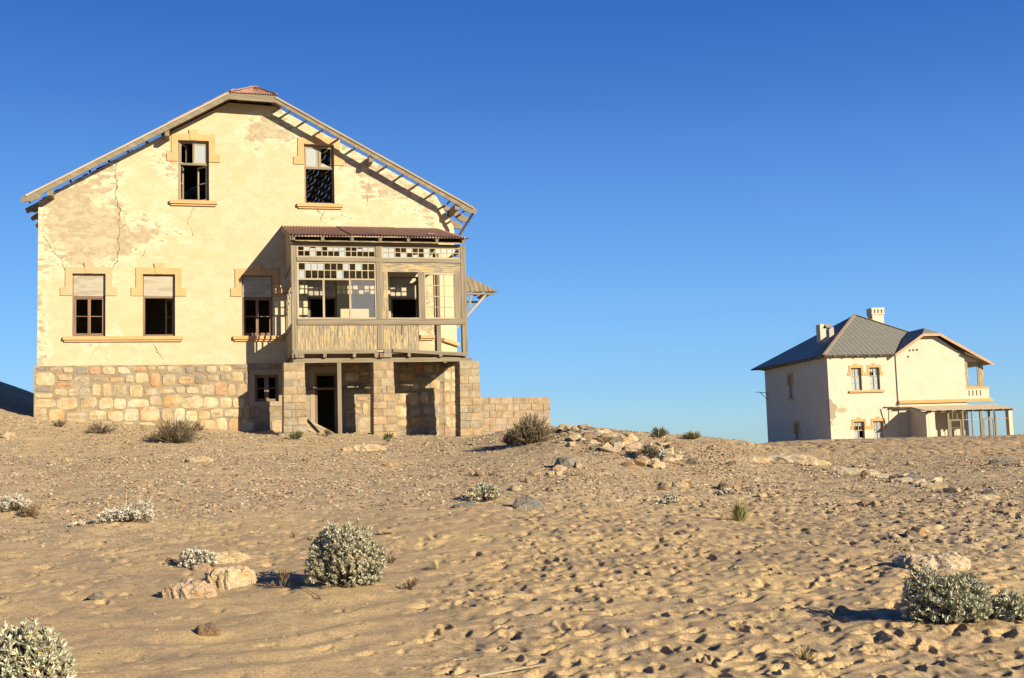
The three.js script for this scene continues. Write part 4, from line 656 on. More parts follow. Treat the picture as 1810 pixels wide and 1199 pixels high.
  P('surround_link', merge([triUV(extr(rect(2.962, 3.078, -1.67, -1.43), 0.04), 0.4), triUV(extr(rect(2.962, 3.138, -5.8, -5.56), 0.04), 0.4)]), ochre);
  P('window_sill', merge([sbox(1.62, 4.46, -2.98, -2.83, -0.1, 0.14)]), ochre);
  for (const [w0, w1, v0, v1] of [[-8.45, -7.55, -2.95, -1.05], [-7.55, -6.65, -7.2, -5.1]]) {                // side windows
    P('window', merge([boxG(0.14, 0.24, v0, v1, w0, w0 + 0.06), boxG(0.14, 0.24, v0, v1, w1 - 0.06, w1), boxG(0.14, 0.24, v1 - 0.06, v1, w0 + 0.06, w1 - 0.06), boxG(0.14, 0.24, v0, v0 + 0.06, w0 + 0.06, w1 - 0.06), boxG(0.14, 0.23, v0 + (v1 - v0) * 0.6, v0 + (v1 - v0) * 0.6 + 0.06, w0 + 0.06, w1 - 0.06), boxG(0.15, 0.23, v0 + 0.06, v1 - 0.06, (w0 + w1) / 2 - 0.03, (w0 + w1) / 2 + 0.03)]), pale);
    P('glass_pane', boxG(0.185, 0.19, v0 + 0.06, v1 - 0.06, w0 + 0.06, w1 - 0.06), M.glass);
    P('window_surround', merge([sbox(-0.04, 0.02, v1 - 0.55, v1 + 0.2, w0 - 0.2, w0), sbox(-0.04, 0.02, v1 - 0.55, v1 + 0.2, w1, w1 + 0.2), sbox(-0.04, 0.02, v1, v1 + 0.2, w0, w1), sbox(-0.05, 0.02, v1 - 0.82, v1 - 0.55, w0 - 0.35, w0), sbox(-0.05, 0.02, v1 - 0.82, v1 - 0.55, w1, w1 + 0.35), sbox(-0.1, 0.02, v0 - 0.16, v0, w0 - 0.25, w1 + 0.25)]), ochre);
  }
  // main roof: a tall hip over the square body
  const ap = [5.55, 3.85, -7.1], e = 0.38, ey = -0.08, c1 = [-e, ey, e], c2 = [11.6, ey, e], c3 = [11.6, ey, -14.6], c4 = [-e - 0.6, ey + 0.05, -15.2];
  const slab = (tri, n = 1) => { const a = polyG(tri, 0.5); const lo = tri.map(t => [t[0], t[2], t[1]].map(q => [q[0], q[1] - 0.06, q[2]])); const b = polyG(lo, 0.5); return merge([a, b]); };
  const va = [5.34, ey, e], vb = [8.33, 1.97, -3.5], vc = [11.6, ey + 0.15, -0.1];
  P('roof', slab([[c1, va, vb], [c1, vb, ap], [vb, vc, ap]]), slate, { label: 'grey standing-seam front slope' });
  const roof = far.children[far.children.length - 1];
  P('roof_slope', slab([[c4, c1, ap], [c3, c4, ap], [c2, c3, ap]]), slate, null, roof);
  { const s = []; for (let i = 1; i < 30; i++) { const u = mix(c1[0], c2[0], i / 30); const t = u < ap[0] ? (u - c1[0]) / (ap[0] - c1[0]) : (c2[0] - u) / (c2[0] - ap[0]); const f0 = u < 5.34 ? 0 : u < 8.33 ? (u - 5.34) / 2.99 * 0.52 : (11.6 - u) / 3.27 * 0.52; if (f0 > t - 0.03) continue; s.push(barG([u, mix(ey, ap[1], f0) + 0.01, mix(e, ap[2], f0)], [u, mix(ey, ap[1], t) + 0.01, mix(e, ap[2], t)], 0.02, 0.018, [0, 1, 1])); } P('seam', merge(s), slate, STUFF, roof); }
  { const s = []; for (let i = 1; i < 34; i++) { const w = mix(c1[2], c4[2], i / 34), t = w > ap[2] ? (c1[2] - w) / (c1[2] - ap[2]) : (w - c4[2]) / (ap[2] - c4[2]); s.push(barG([-e - 0.3 * i / 34, ey + 0.02, w], [mix(-e, ap[0], t), mix(ey, ap[1], t) + 0.02, w], 0.035, 0.05, [-1, 1, 0])); } P('seam', merge(s), slate, STUFF, roof); }
  P('hip_cap', barG([c1[0], c1[1] + 0.04, c1[2]], [ap[0], ap[1] + 0.04, ap[2]], 0.24, 0.05), terr, null, roof); P('hip_cap', barG([c2[0], c2[1] + 0.04, c2[2]], [ap[0], ap[1] + 0.04, ap[2]], 0.24, 0.05), terr, null, roof);
  { const r = []; for (let u = 0.5; u < 5.3; u += 0.93) r.push(boxG(u - 0.05, u + 0.05, -0.22, -0.1, -0.3, e - 0.03)); P('rafter_tail', merge(r), wood, null, roof); const q = []; for (let w = -0.6; w > -14.5; w -= 0.95) q.push(boxG(-e + 0.03, 0.3, -0.22, -0.1, w - 0.05, w + 0.05)); P('rafter_tail', merge(q), wood, null, roof); }
  { const q = []; for (let i = 0; i < 5; i++) q.push(barG([-e - 0.02, ey - 0.02 - 0.03 * i, -0.4 - i * 0.3], [-e + 0.7, ey + 0.5 - 0.03 * i, -1.3 - i * 0.6], 0.25, 0.03, [-0.6, 0.8, 0])); P('loose_sheet', merge(q), M.tin, null, roof); }
  // wing roof: gabled with a half hip, its right slope running low over the loggia
  const WO = 0.55, gl = [5.28, -0.12], g1 = [7.62, 1.44], g2 = [9.05, 1.44], gr = [13.3, -0.98], rp = [8.33, 1.97, -0.55];
  P('wing_roof', slab([[[gl[0], gl[1], WO], [g1[0], g1[1], WO], rp], [[gl[0], gl[1], WO], rp, [rp[0], rp[1], -6]], [[gl[0], gl[1], WO], [rp[0], rp[1], -6], [gl[0], gl[1], -6]]]), slate);
  const wr = far.children[far.children.length - 1];
  P('half_hip', slab([[[g1[0], g1[1], WO], [g2[0], g2[1], WO], rp]]), slate, null, wr);
  P('wing_slope', slab([[rp, [g2[0], g2[1], WO], [gr[0], gr[1], WO]], [rp, [gr[0], gr[1], WO], [gr[0], gr[1], -6]], [rp, [gr[0], gr[1], -6], [rp[0], rp[1], -6]]]), slate, null, wr);
  P('barge_board', merge([barG([gl[0], gl[1] - 0.1, WO], [g1[0] + 0.03, g1[1] - 0.1, WO], 0.05, 0.2), barG([g1[0], g1[1] - 0.1, WO - 0.01], [g2[0], g2[1] - 0.1, WO - 0.01], 0.05, 0.2), barG([g2[0] - 0.03, g2[1] - 0.1, WO], [gr[0], gr[1] - 0.1, WO], 0.05, 0.2)]), mat({ map: woodMap, color: rgb(0.74, 0.50, 0.33) }), null, wr);
  P('soffit', merge([barG([11.0, -0.1, 0.2], [13.1, -1.02, 0.2], 0.7, 0.03)]), wood, null, wr);
  // loggia: parapet with slots, posts, spandrel
  P('parapet', merge([triUV(extr(rect(11.123, 13.06, -3.68, -2.86), 0.25, [0, 1, 2, 3].map(i => rect(11.36 + i * 0.31, 11.46 + i * 0.31, -3.44, -3.02))).translate(0, 0, -0.28), 0.33), triUV(extr(rect(11.125, 13.05, -3.68, -2.86), 0.2).translate(0, 0, -3.2), 0.33)]), cream);
  P('parapet', sbox(12.86, 13.05, -3.68, -2.862, -2.99, -0.29), cream); P('parapet_cap', merge([sbox(11.125, 13.1, -2.857, -2.75, -0.32, 0.02)]), ochre);
  P('loggia_floor', sbox(11.13, 13.1, -3.78, -3.70, -3.2, -0.31), cream);
  P('loggia_post', merge([boxG(11.14, 11.36, -2.748, -0.72, -0.2, -0.06), boxG(12.36, 12.72, -2.748, -0.85, -0.2, -0.06), boxG(11.37, 11.45, -2.748, -0.74, -0.16, -0.08), boxG(12.24, 12.35, -2.748, -0.83, -0.16, -0.08), boxG(11.46, 12.23, -2.748, -2.64, -0.16, -0.08)]), M.paintWood); P('loggia_post', boxG(12.6, 12.75, -2.86, -1.0, -3.1, -2.95), wood);
  P('spandrel', polyG([[[11.13, -0.72, -0.1], [12.75, -0.85, -0.1], [11.13, -0.1, -0.1]], [[12.75, -0.85, -0.1], [12.75, -0.72, -0.1], [11.13, -0.1, -0.1]], [[11.13, -0.72, -0.2], [11.13, -0.1, -0.2], [12.75, -0.85, -0.2]], [[12.75, -0.85, -0.2], [11.13, -0.1, -0.2], [12.75, -0.72, -0.2]]]), cream);
  // chimneys
  const chim = (u, v, w, sx, h, sz, holes) => { const c = P('chimney', merge([sbox(u - sx / 2, u + sx / 2, v, v + h - 0.55, w - sz / 2, w + sz / 2), ...(holes ? [sbox(u - sx / 2 - 0.07, u + sx / 2 + 0.07, v + h - 0.16, v + h, w - sz / 2 - 0.07, w + sz / 2 + 0.07), sbox(u - sx / 2 - 0.06, u + sx / 2 + 0.06, v + h - 0.57, v + h - 0.45, w - sz / 2 - 0.06, w + sz / 2 + 0.06), ...[0, 1, 2, 3].map(i => sbox(u - sx / 2 - 0.05 + i * (sx + 0.1 - 0.18) / 3, u - sx / 2 + 0.13 + i * (sx + 0.1 - 0.18) / 3, v + h - 0.45, v + h - 0.16, w - sz / 2 - 0.05, w + sz / 2 + 0.05))] : [sbox(u - sx / 2, u + sx / 2, v + h - 0.552, v + h, w - sz / 2, w + sz / 2)])]), cream); };
  chim(7.35, 1.9, -7.0, 1.0, 2.45, 0.9, true); chim(2.1, 0.8, -6.0, 0.5, 2.15, 0.85, false);
  P('flue_cowl', merge([sbox(2.05, 2.45, 1.1, 2.55, -4.55, -4.2), barG([2.0, 2.5, -4.05], [2.02, 2.8, -4.4], 0.5, 0.04, [0, 0, 1]), barG([2.02, 2.8, -4.35], [2.0, 2.5, -4.7], 0.5, 0.04, [0, 0, 1])]), M.tin);
  // conduit, insulator bracket, wire scars
  P('conduit', merge([barG([-0.04, -7.9, -10.4], [-0.04, -3.85, -10.4], 0.06, 0.06)]), M.woodDark);
  P('wire_bracket', merge([barG([-0.05, -2.2, -13.6], [-1.1, -2.1, -13.6], 0.05, 0.05), barG([-0.05, -2.8, -13.6], [-0.7, -2.15, -13.6], 0.04, 0.04), barG([-1.05, -2.25, -13.6], [-1.05, -1.7, -13.6], 0.06, 0.06), barG([-0.6, -2.4, -13.6], [-0.6, -1.8, -13.6], 0.06, 0.06), barG([-0.3, -2.9, -13.6], [-0.3, -2.0, -13.6], 0.04, 0.04)]), M.iron);
  P('wall_fixture', merge([[6.7, 0.2], [7.0, 0.22], [7.3, 0.24], [6.55, -0.28]].map(q => sbox(q[0] - 0.05, q[0] + 0.05, q[1] - 0.08, q[1] + 0.06, 0.1, 0.16))), M.woodRed);
  // porch: side wall, posts, flat boards
  const PW = 2.75; const sw = triUV(extr([[0.102, -8], [PW, -8], [PW, -4.78], [0.102, -4.3]], 0.2), 0.33); sw.rotateY(-90 * R); sw.translate(6.55, 0, 0);
  const porch = new THREE.Group(); porch.name = 'porch'; far.add(porch); const Q = (n, g, m, e2) => P(n, g, m, e2, porch);
  Q('porch_wall', sw, cream, { label: 'solid left end wall of the porch' }); Q('pillar', sbox(6.56, 7.05, -8, -4.72, PW - 0.5, PW + 0.01), cream); Q('pillar', sbox(12.95, 13.25, -8, -4.62, PW - 0.45, PW), cream);
  const wd2 = [[8.05, 8.2], [9.2, 9.34], [10.66, 10.84], [11.82, 11.94]]; for (const [a, b] of wd2) Q('post', boxG(a, b, -8, -4.66, PW - 0.15, PW), wood);
  Q('post', boxG(10.0, 10.07, -8, -4.7, PW - 0.12, PW - 0.04), wood); Q('post', boxG(12.3, 12.42, -8, -4.6, 0.9, 1.05), wood);
  Q('beam', boxG(6.57, 13.3, -4.74, -4.60, PW - 0.14, PW - 0.003), wood);
  Q('casement_frame', merge([...frameBars(8.22, 9.18, -6.7, -5.28, PW - 0.12, PW - 0.04, 0.12), boxG(8.34, 9.06, -5.95, -5.91, PW - 0.1, PW - 0.07), boxG(8.7, 8.73, -6.58, -5.91, PW - 0.1, PW - 0.07)]), wood); Q('casement_frame', merge([...frameBars(10.86, 11.8, -6.7, -5.28, PW - 0.12, PW - 0.04, 0.12), boxG(10.98, 11.68, -5.95, -5.91, PW - 0.1, PW - 0.07), boxG(11.3, 11.33, -6.58, -5.91, PW - 0.1, PW - 0.07)]), wood);
  Q('glazing_bars', merge([boxG(8.22, 11.8, -5.36, -5.32, PW - 0.1, PW - 0.07), boxG(9.6, 9.63, -5.33, -4.75, PW - 0.1, PW - 0.07), boxG(8.5, 8.53, -5.28, -4.75, PW - 0.1, PW - 0.07), boxG(8.85, 8.88, -5.28, -4.75, PW - 0.1, PW - 0.07), boxG(11.2, 11.23, -5.28, -4.75, PW - 0.1, PW - 0.07), boxG(11.94, 13, -5.32, -5.28, PW - 0.1, PW - 0.07)]), pale);
  const rnd = mulberry(151); for (let i = 0; i < 15; i++) { const a = 4.35 + 0.06 * rnd() + (i < 4 ? 0.5 * i : 2.1), w0 = 0.12 + i * 0.2, v = w => -4.12 - (w - 0.1) * 0.155; if (i === 3) continue; Q('roof_board', barG([Math.min(a, 6.2), v(w0) , w0], [13.35 + 0.12 * rnd(), v(w0) - 0.02 - 0.02 * rnd(), w0], 0.02, 0.185, [0, -0.15, 1]), M.boardsPale); }
  Q('roof_board', barG([4.3, -4.16, 0.3], [6.9, -4.66, 3.0], 0.08, 0.05), pale); Q('roof_board', barG([4.9, -4.2, 0.2], [6.75, -4.62, 2.6], 0.06, 0.04), pale);
  for (let u = 6.7; u < 13.3; u += 0.8) Q('rafter', barG([u, -4.2, 0.12], [u, -4.66, 3.15], 0.08, 0.1), wood);
  Q('inner_door', boxG(7.3, 8.0, -8, -5.4, 0.102, 0.12), M.woodDark);
}
// ---------------------------------------------------------------- stones
const V3 = (x, y, z) => new THREE.Vector3(x, y, z), rockShapes = [], slabShapes = [];
{ const rnd = mulberry(161);
  for (let k = 0; k < 14; k++) { const pts = []; const n = 13 + (rnd() * 9 | 0); for (let i = 0; i < n; i++) { const z = rnd() * 2 - 1, a = rnd() * 6.283, r = 0.78 + 0.3 * rnd(), q = Math.sqrt(1 - z * z); pts.push(new THREE.Vector3(q * Math.cos(a) * r, Math.max(-0.6, z * r * 0.85), q * Math.sin(a) * r)); } rockShapes.push(triUV(new ConvexGeometry(pts), 0.5, rnd() * 3, rnd() * 3)); }
  // bedrock slabs: a flattened dome worked into layers
  for (let k = 0; k < 6; k++) { const g = new THREE.IcosahedronGeometry(1, 14), p = g.attributes.position; for (let i = 0; i < p.count; i++) { let x = p.getX(i), y = p.getY(i), z = p.getZ(i); const n = fbm(x * 1.6 + k * 9 + 5, z * 1.6 + 5, 4, 711 + k), m = fbm(x * 5 + y * 3 + 9, z * 5 + k, 3, 721), an = Math.atan2(z, x); const e = 0.72 + 0.65 * (fbm(Math.cos(an) * 1.4 + 5 + k, Math.sin(an) * 1.4 + 5, 3, 731) - 0.2); y = Math.sign(y) * Math.pow(Math.abs(y), 0.55); y *= 0.55 + 0.9 * (n - 0.2); const q = x * 3.2 + z * 1.4 + n * 2.2, st = (q - Math.floor(q)); y += 0.17 * (st < 0.8 ? st / 0.8 : (1 - st) / 0.2) * (y > 0 ? 0.6 : 0) ; x *= e * (0.92 + 0.25 * (m - 0.5)); z *= e * (0.92 + 0.25 * (m - 0.5)); p.setXYZ(i, x, y + 0.16 * (m - 0.5), z); } g.computeVertexNormals(); slabShapes.push(triUV(g, 0.6, k, k * 0.3)); }
}
const rockTone = { tan: [0.74, 0.60, 0.40], pale: [0.82, 0.71, 0.52], orange: [0.74, 0.53, 0.31], grey: [0.38, 0.37, 0.32], brown: [0.40, 0.27, 0.17], pink: [0.74, 0.56, 0.39], cream: [0.82, 0.66, 0.43], dark: [0.30, 0.26, 0.21] }, rockMats = {};
for (const k in rockTone) rockMats[k] = mat({ map: stoneMap, color: rgb(...rockTone[k]), bumpMap: stoneBump, bumpScale: 0.035, roughness: 0.95 });
let rockRnd = mulberry(171);
// a stone whose foot is at photograph point (px, py) on the land, w and h its size there in photograph pixels
function rock(px, py, w, h, tone, label, group, shape, depth = 0.8, bury = 0.3) {
  const p = onLand(px, py); if (!p) return null; const m = Math.hypot(p.x, p.z) / FPX, slab = shape === 'slab';
  const o = single(slab ? 'rock_slab' : 'rock', slab ? slabShapes[rockRnd() * slabShapes.length | 0] : rockShapes[rockRnd() * rockShapes.length | 0], rockMats[tone], label, 'rock', group);
  const sx = w * m / 2, sy = slab ? Math.max(h * m * 0.56, 0.02) : Math.max(h * m, 0.02) / (2 - 2 * bury) * 1.1; o.scale.set(sx * 1.05, sy, sx * (slab ? depth : depth)); o.rotation.y = slab ? (rockRnd() - 0.5) * 0.6 : rockRnd() * 6.28; if (!slab) { o.scale.z = o.scale.x * (0.75 + 0.4 * rockRnd()); o.rotation.x = (rockRnd() - 0.5) * 0.5; o.rotation.z = (rockRnd() - 0.5) * 0.5; }
  o.position.copy(p); o.position.z -= sx * 0.5; o.position.y = baseH(o.position.x, o.position.z) + (slab ? -0.08 * sy : sy * (1 - 2 * bury) * 0.5); return o;
}
rock(683, 946, 34, 11, 'cream', 'small flat cream stone just right of the flowering bush top');
rock(560, 955, 50, 14, 'tan', 'flat tan slab half hidden behind the left of the flowering bush', null, 'slab');
rock(522, 951, 14, 8, 'orange', 'small orange stone left of the slab behind the flowering bush');
rock(690, 980, 40, 12, 'pink', 'flat pinkish stone right of the flowering bush', null, 'slab');
rock(935, 899, 58, 22, 'grey', 'low grey rock lying alone on the trodden sand');
rock(822, 897, 48, 13, 'grey', 'flat grey stone below the small yellow-flowered plant', null, 'slab');
rock(832, 903, 14, 8, 'orange', 'tiny orange stone in front of the flat grey stone');
rock(970, 870, 16, 12, 'brown', 'small blocky brown stone above the lone grey rock'); rock(980, 871, 13, 8, 'tan', 'small tan stone touching the blocky brown one');
rock(912, 868, 24, 12, 'tan', 'low tan stone between the yellow-flowered plant and the blocky brown stone'); rock(933, 854, 14, 13, 'pale', 'small pointed pale stone above the low tan stone');
rock(1034, 898, 16, 14, 'pale', 'small pale stone alone on the path right of the grey rock'); rock(952, 915, 20, 11, 'cream', 'small cream stone below the lone grey rock');
rock(1002, 828, 46, 32, 'grey', 'pointed grey-brown rock standing below the rubble heap', null, null, 0.8, 0.2); rock(988, 832, 30, 14, 'pink', 'pinkish stone at the foot of the pointed grey-brown rock'); rock(1022, 828, 18, 14, 'tan', 'small tan stone right of the pointed grey-brown rock');
rock(1138, 825, 32, 26, 'orange', 'triangular orange-tan rock at the right foot of the rubble heap', null, null, 0.8, 0.15); rock(1110, 826, 40, 13, 'orange', 'flat orange stone left of the triangular rock'); rock(1195, 815, 34, 22, 'pale', 'pale boulder at the right end of the rubble heap'); rock(1180, 818, 24, 18, 'brown', 'brown stone beside the silvery plant in the rubble');
rock(1225, 822, 24, 12, 'dark', 'dark stone right of the pale boulder'); rock(1290, 823, 18, 10, 'dark', 'small dark stone in the sand left of the long pale slab');
rock(1190, 862, 54, 18, 'tan', 'split tan rock outcrop above the two silvery plants', null, 'slab'); rock(1208, 860, 34, 22, 'orange', 'orange-tan rock leaning on the split outcrop'); rock(1172, 868, 18, 12, 'brown', 'brown stone at the left of the split outcrop');
rock(1146, 887, 18, 12, 'pale', 'pale triangular stone left of the two silvery plants'); rock(1203, 888, 13, 8, 'orange', 'orange pebble right of the silvery plants'); rock(1152, 908, 14, 7, 'pale', 'white pebble below the silvery plants');
rock(1285, 868, 36, 20, 'brown', 'brown and orange stone above the grass tuft'); rock(1305, 870, 16, 16, 'orange', 'orange stone right of the brown one above the grass tuft'); rock(1345, 880, 28, 16, 'cream', 'cream stone on the stony strip right of the grass tuft');
rock(1390, 818, 120, 20, 'pale', 'long pale layered slab in front of the distant house', null, 'slab', 0.5); rock(1445, 824, 60, 18, 'cream', 'cream slab at the right end of the long pale one', null, 'slab', 0.5); rock(1512, 838, 78, 18, 'pale', 'pale flat slab right of the layered slabs', null, 'slab', 0.5); rock(1560, 846, 60, 12, 'pale', 'thin pale slab at the start of the stony line', null, 'slab', 0.5);
rock(1423, 797, 30, 10, 'grey', 'grey slab below the lower windows of the distant house', null, 'slab'); rock(1318, 787, 30, 8, 'tan', 'tan slab on the skyline left of the distant house', null, 'slab');
rock(1530, 895, 22, 15, 'brown', 'dark brown block of the pair on the open sand'); rock(1550, 897, 18, 14, 'orange', 'orange block of the pair on the open sand'); 
rock(1632, 948, 44, 20, 'orange', 'tilted orange rock with a dark hollow on its left', null, null, 0.8, 0.15); rock(1612, 950, 30, 16, 'dark', 'dark stone at the left of the tilted orange rock'); rock(1594, 960, 40, 12, 'cream', 'cream slab below the dark stone', null, 'slab');
rock(1655, 1008, 128, 46, 'pale', 'broad pale slab of bare rock above the large silvery bush', null, 'slab', 0.9); rock(1620, 975, 60, 18, 'cream', 'upper ledge of the pale bare rock', null, 'slab'); rock(1675, 1018, 60, 16, 'cream', 'lower ledge of the pale bare rock by the bush', null, 'slab');
rock(1770, 822, 40, 14, 'grey', 'grey stone of the pair at the far right edge'); rock(1798, 824, 28, 16, 'tan', 'tan stone of the pair at the far right edge'); rock(1578, 820, 18, 8, 'cream', 'small cream stone in front of the distant porch');
rock(1668, 930, 20, 12, 'grey', 'grey stone on the stony slope right of the tilted orange rock'); rock(1728, 962, 20, 9, 'grey', 'dark-footed grey stone near the right edge'); rock(1660, 1112, 34, 10, 'tan', 'flat tan stone below the large silvery bush', null, 'slab');
rock(405, 1038, 94, 60, 'cream', 'large pale yellow rock left of the flowering bush', null, 'slab', 0.9); rock(330, 1058, 90, 50, 'pink', 'large pinkish rock in the left foreground', null, 'slab', 0.9); rock(390, 996, 90, 32, 'cream', 'cream bedrock behind the small plant on the rocks', null, 'slab', 0.7); rock(352, 1010, 44, 20, 'pink', 'pink rock in front of the small plant on the rocks', null, 'slab'); rock(440, 990, 60, 10, 'cream', 'low strip of bedrock right of the small plant', null, 'slab', 0.5); rock(300, 995, 20, 12, 'brown', 'brown stone left of the small plant on the rocks');
rock(364, 1124, 52, 36, 'brown', 'half buried brown rock in the bottom left sand', null, 'slab', 0.8); rock(168, 1061, 34, 16, 'grey', 'small grey stone alone on the left sand'); rock(14, 1060, 28, 10, 'tan', 'tan stone at the left edge of the sand', null, 'slab');
rock(640, 797, 80, 20, 'cream', 'low cream bedrock in front of the middle pier', null, 'slab', 0.6); rock(690, 824, 30, 12, 'orange', 'orange rock below the bedrock by the middle pier', null, 'slab'); rock(345, 818, 60, 16, 'cream', 'low cream bedrock below the dark shrub at the stone base', null, 'slab', 0.6); rock(15, 775, 30, 14, 'tan', 'tan boulder at the far left edge of the slope'); rock(280, 763, 14, 10, 'pale', 'small pale stone left of the dark shrub'); rock(690, 781, 14, 9, 'grey', 'grey stone at the foot of the middle pier'); rock(755, 786, 12, 8, 'tan', 'tan stone in front of the right archway'); rock(55, 822, 14, 9, 'grey', 'grey stone on the gravel below the left corner of the house'); rock(92, 822, 13, 9, 'tan', 'tan stone beside the grey one on the left gravel');
rock(935, 783, 28, 12, 'orange', 'orange stone under the dark bush by the block wall');
// ledges of bare rock breaking through the slope
for (const [x, y, w, h, t, l] of [[1335, 817, 60, 14, 'cream', 'cream ledge at the left end of the long layered slab'], [1480, 832, 44, 12, 'cream', 'narrow cream ledge between the layered slabs and the flat pale one'], [1600, 853, 50, 13, 'pale', 'pale ledge in the middle of the stony line'], [1655, 866, 44, 14, 'tan', 'tan ledge on the stony line left of the pointed stones'], [1745, 884, 60, 14, 'pale', 'pale ledge low on the stony line near the right edge'], [1795, 892, 44, 12, 'cream', 'cream ledge where the stony line meets the right edge'], [1440, 893, 54, 12, 'cream', 'cream ledge on the strip right of the grass tuft'], [1500, 903, 46, 12, 'tan', 'tan ledge at the end of the strip below the pair of blocks'], [1050, 842, 60, 11, 'cream', 'cream ledge of the low ridge below the rubble heap'], [905, 845, 50, 9, 'tan', 'tan ledge at the left of the low ridge'], [1770, 1150, 40, 8, 'tan', 'tan ledge in the sand below the right-edge bush']]) rock(x, y, w, h, t, l, null, 'slab', 0.6);
// the rubble heap
{ let heapTone; const toneWord = { tan: 'tan', pale: 'whitish', orange: 'orange', grey: 'grey', brown: 'brown', pink: 'pinkish', cream: 'cream', dark: 'dark' }; const rnd = mulberry(181), tones = ['tan', 'cream', 'pale', 'orange', 'brown', 'tan', 'grey', 'cream', 'pink', 'dark'];
  for (let i = 0; i < 96; i++) { const t = rnd(), x = 975 + 220 * Math.pow(t, 0.9) + 10 * (rnd() - 0.5), mid = mix(762, 806, sstep(980, 1180, x)), y = mid + 22 * (rnd() + rnd() - 0.85), s = 11 + 26 * Math.pow(rnd(), 1.7); rock(x, Math.max(y, mix(759, 778, (x - 975) / 220)), s * (0.9 + 0.5 * rnd()), s * (0.5 + 0.4 * rnd()), heapTone = tones[rnd() * tones.length | 0], `${s > 18 ? 'bigger' : 'small'} ${toneWord[heapTone]} broken stone in the ${x < 1050 ? 'left' : x < 1125 ? 'middle' : 'right'} part of the rubble heap`, 'stones of the rubble heap'); }
  for (const [x, y, w, h, t] of [[1040, 768, 36, 22, 'cream'], [1015, 765, 22, 16, 'orange'], [1060, 775, 30, 18, 'pale'], [1085, 780, 32, 20, 'tan'], [1045, 786, 30, 14, 'tan'], [1100, 795, 34, 18, 'cream'], [1010, 790, 26, 13, 'pale'], [1075, 800, 40, 14, 'tan']]) rock(x, y, w, h, t, `large ${toneWord[t]} broken stone ${x < 1030 ? 'at the left end' : x < 1065 ? 'in the middle' : 'at the right end'} of the rubble heap's top, ${y < 780 ? 'upper row' : 'lower row'}`, 'large stones of the rubble heap');
  const strip = (pts, n, s0, s1, spread, label, group, tn) => { for (let i = 0; i < n; i++) { const t = rnd() * (pts.length - 1), k = Math.min(pts.length - 2, t | 0), f = t - k, s = mix(s0, s1, Math.pow(rnd(), 1.8)); rock(mix(pts[k][0], pts[k + 1][0], f) + spread * (rnd() - 0.5), mix(pts[k][1], pts[k + 1][1], f) + spread * 0.45 * (rnd() - 0.5), s * 1.3, s * 0.6, heapTone = tn[rnd() * tn.length | 0], `${s > (s0 + s1) / 2 ? 'bigger' : 'small'} ${toneWord[heapTone]} ${label}`, group); } };
  strip([[838, 843], [960, 842], [1095, 838]], 26, 7, 17, 16, 'stone in the low ridge crossing below the rubble heap', 'stones of the low ridge', ['tan', 'cream', 'orange', 'brown']);
  strip([[1290, 862], [1390, 882], [1540, 908]], 22, 7, 18, 22, 'stone of the strip running right from the grass tuft', 'stones of the strip by the grass tuft', ['tan', 'cream', 'brown', 'pale']);
  strip([[1540, 842], [1620, 852], [1700, 872], [1810, 892]], 30, 10, 34, 22, 'stone of the line running down to the right edge', 'stones of the line at the right', ['pale', 'grey', 'cream', 'tan']);
  for (let i = 0; i < 44; i++) { const x = 20 + rnd() * 1790, y = 790 + 130 * Math.pow(rnd(), 1.3) + (x > 1200 ? 30 : 0), s = 6 + 9 * Math.pow(rnd(), 2); if (y > 880 && x < 1000) continue; rock(x, y, s * 1.4, s * 0.6, heapTone = tones[rnd() * 9 | 0], `small ${toneWord[heapTone]} loose stone on the ${x < 600 ? 'left' : x < 1200 ? 'middle' : 'right'} of the gravelly slope`, 'loose stones on the slope'); }
}
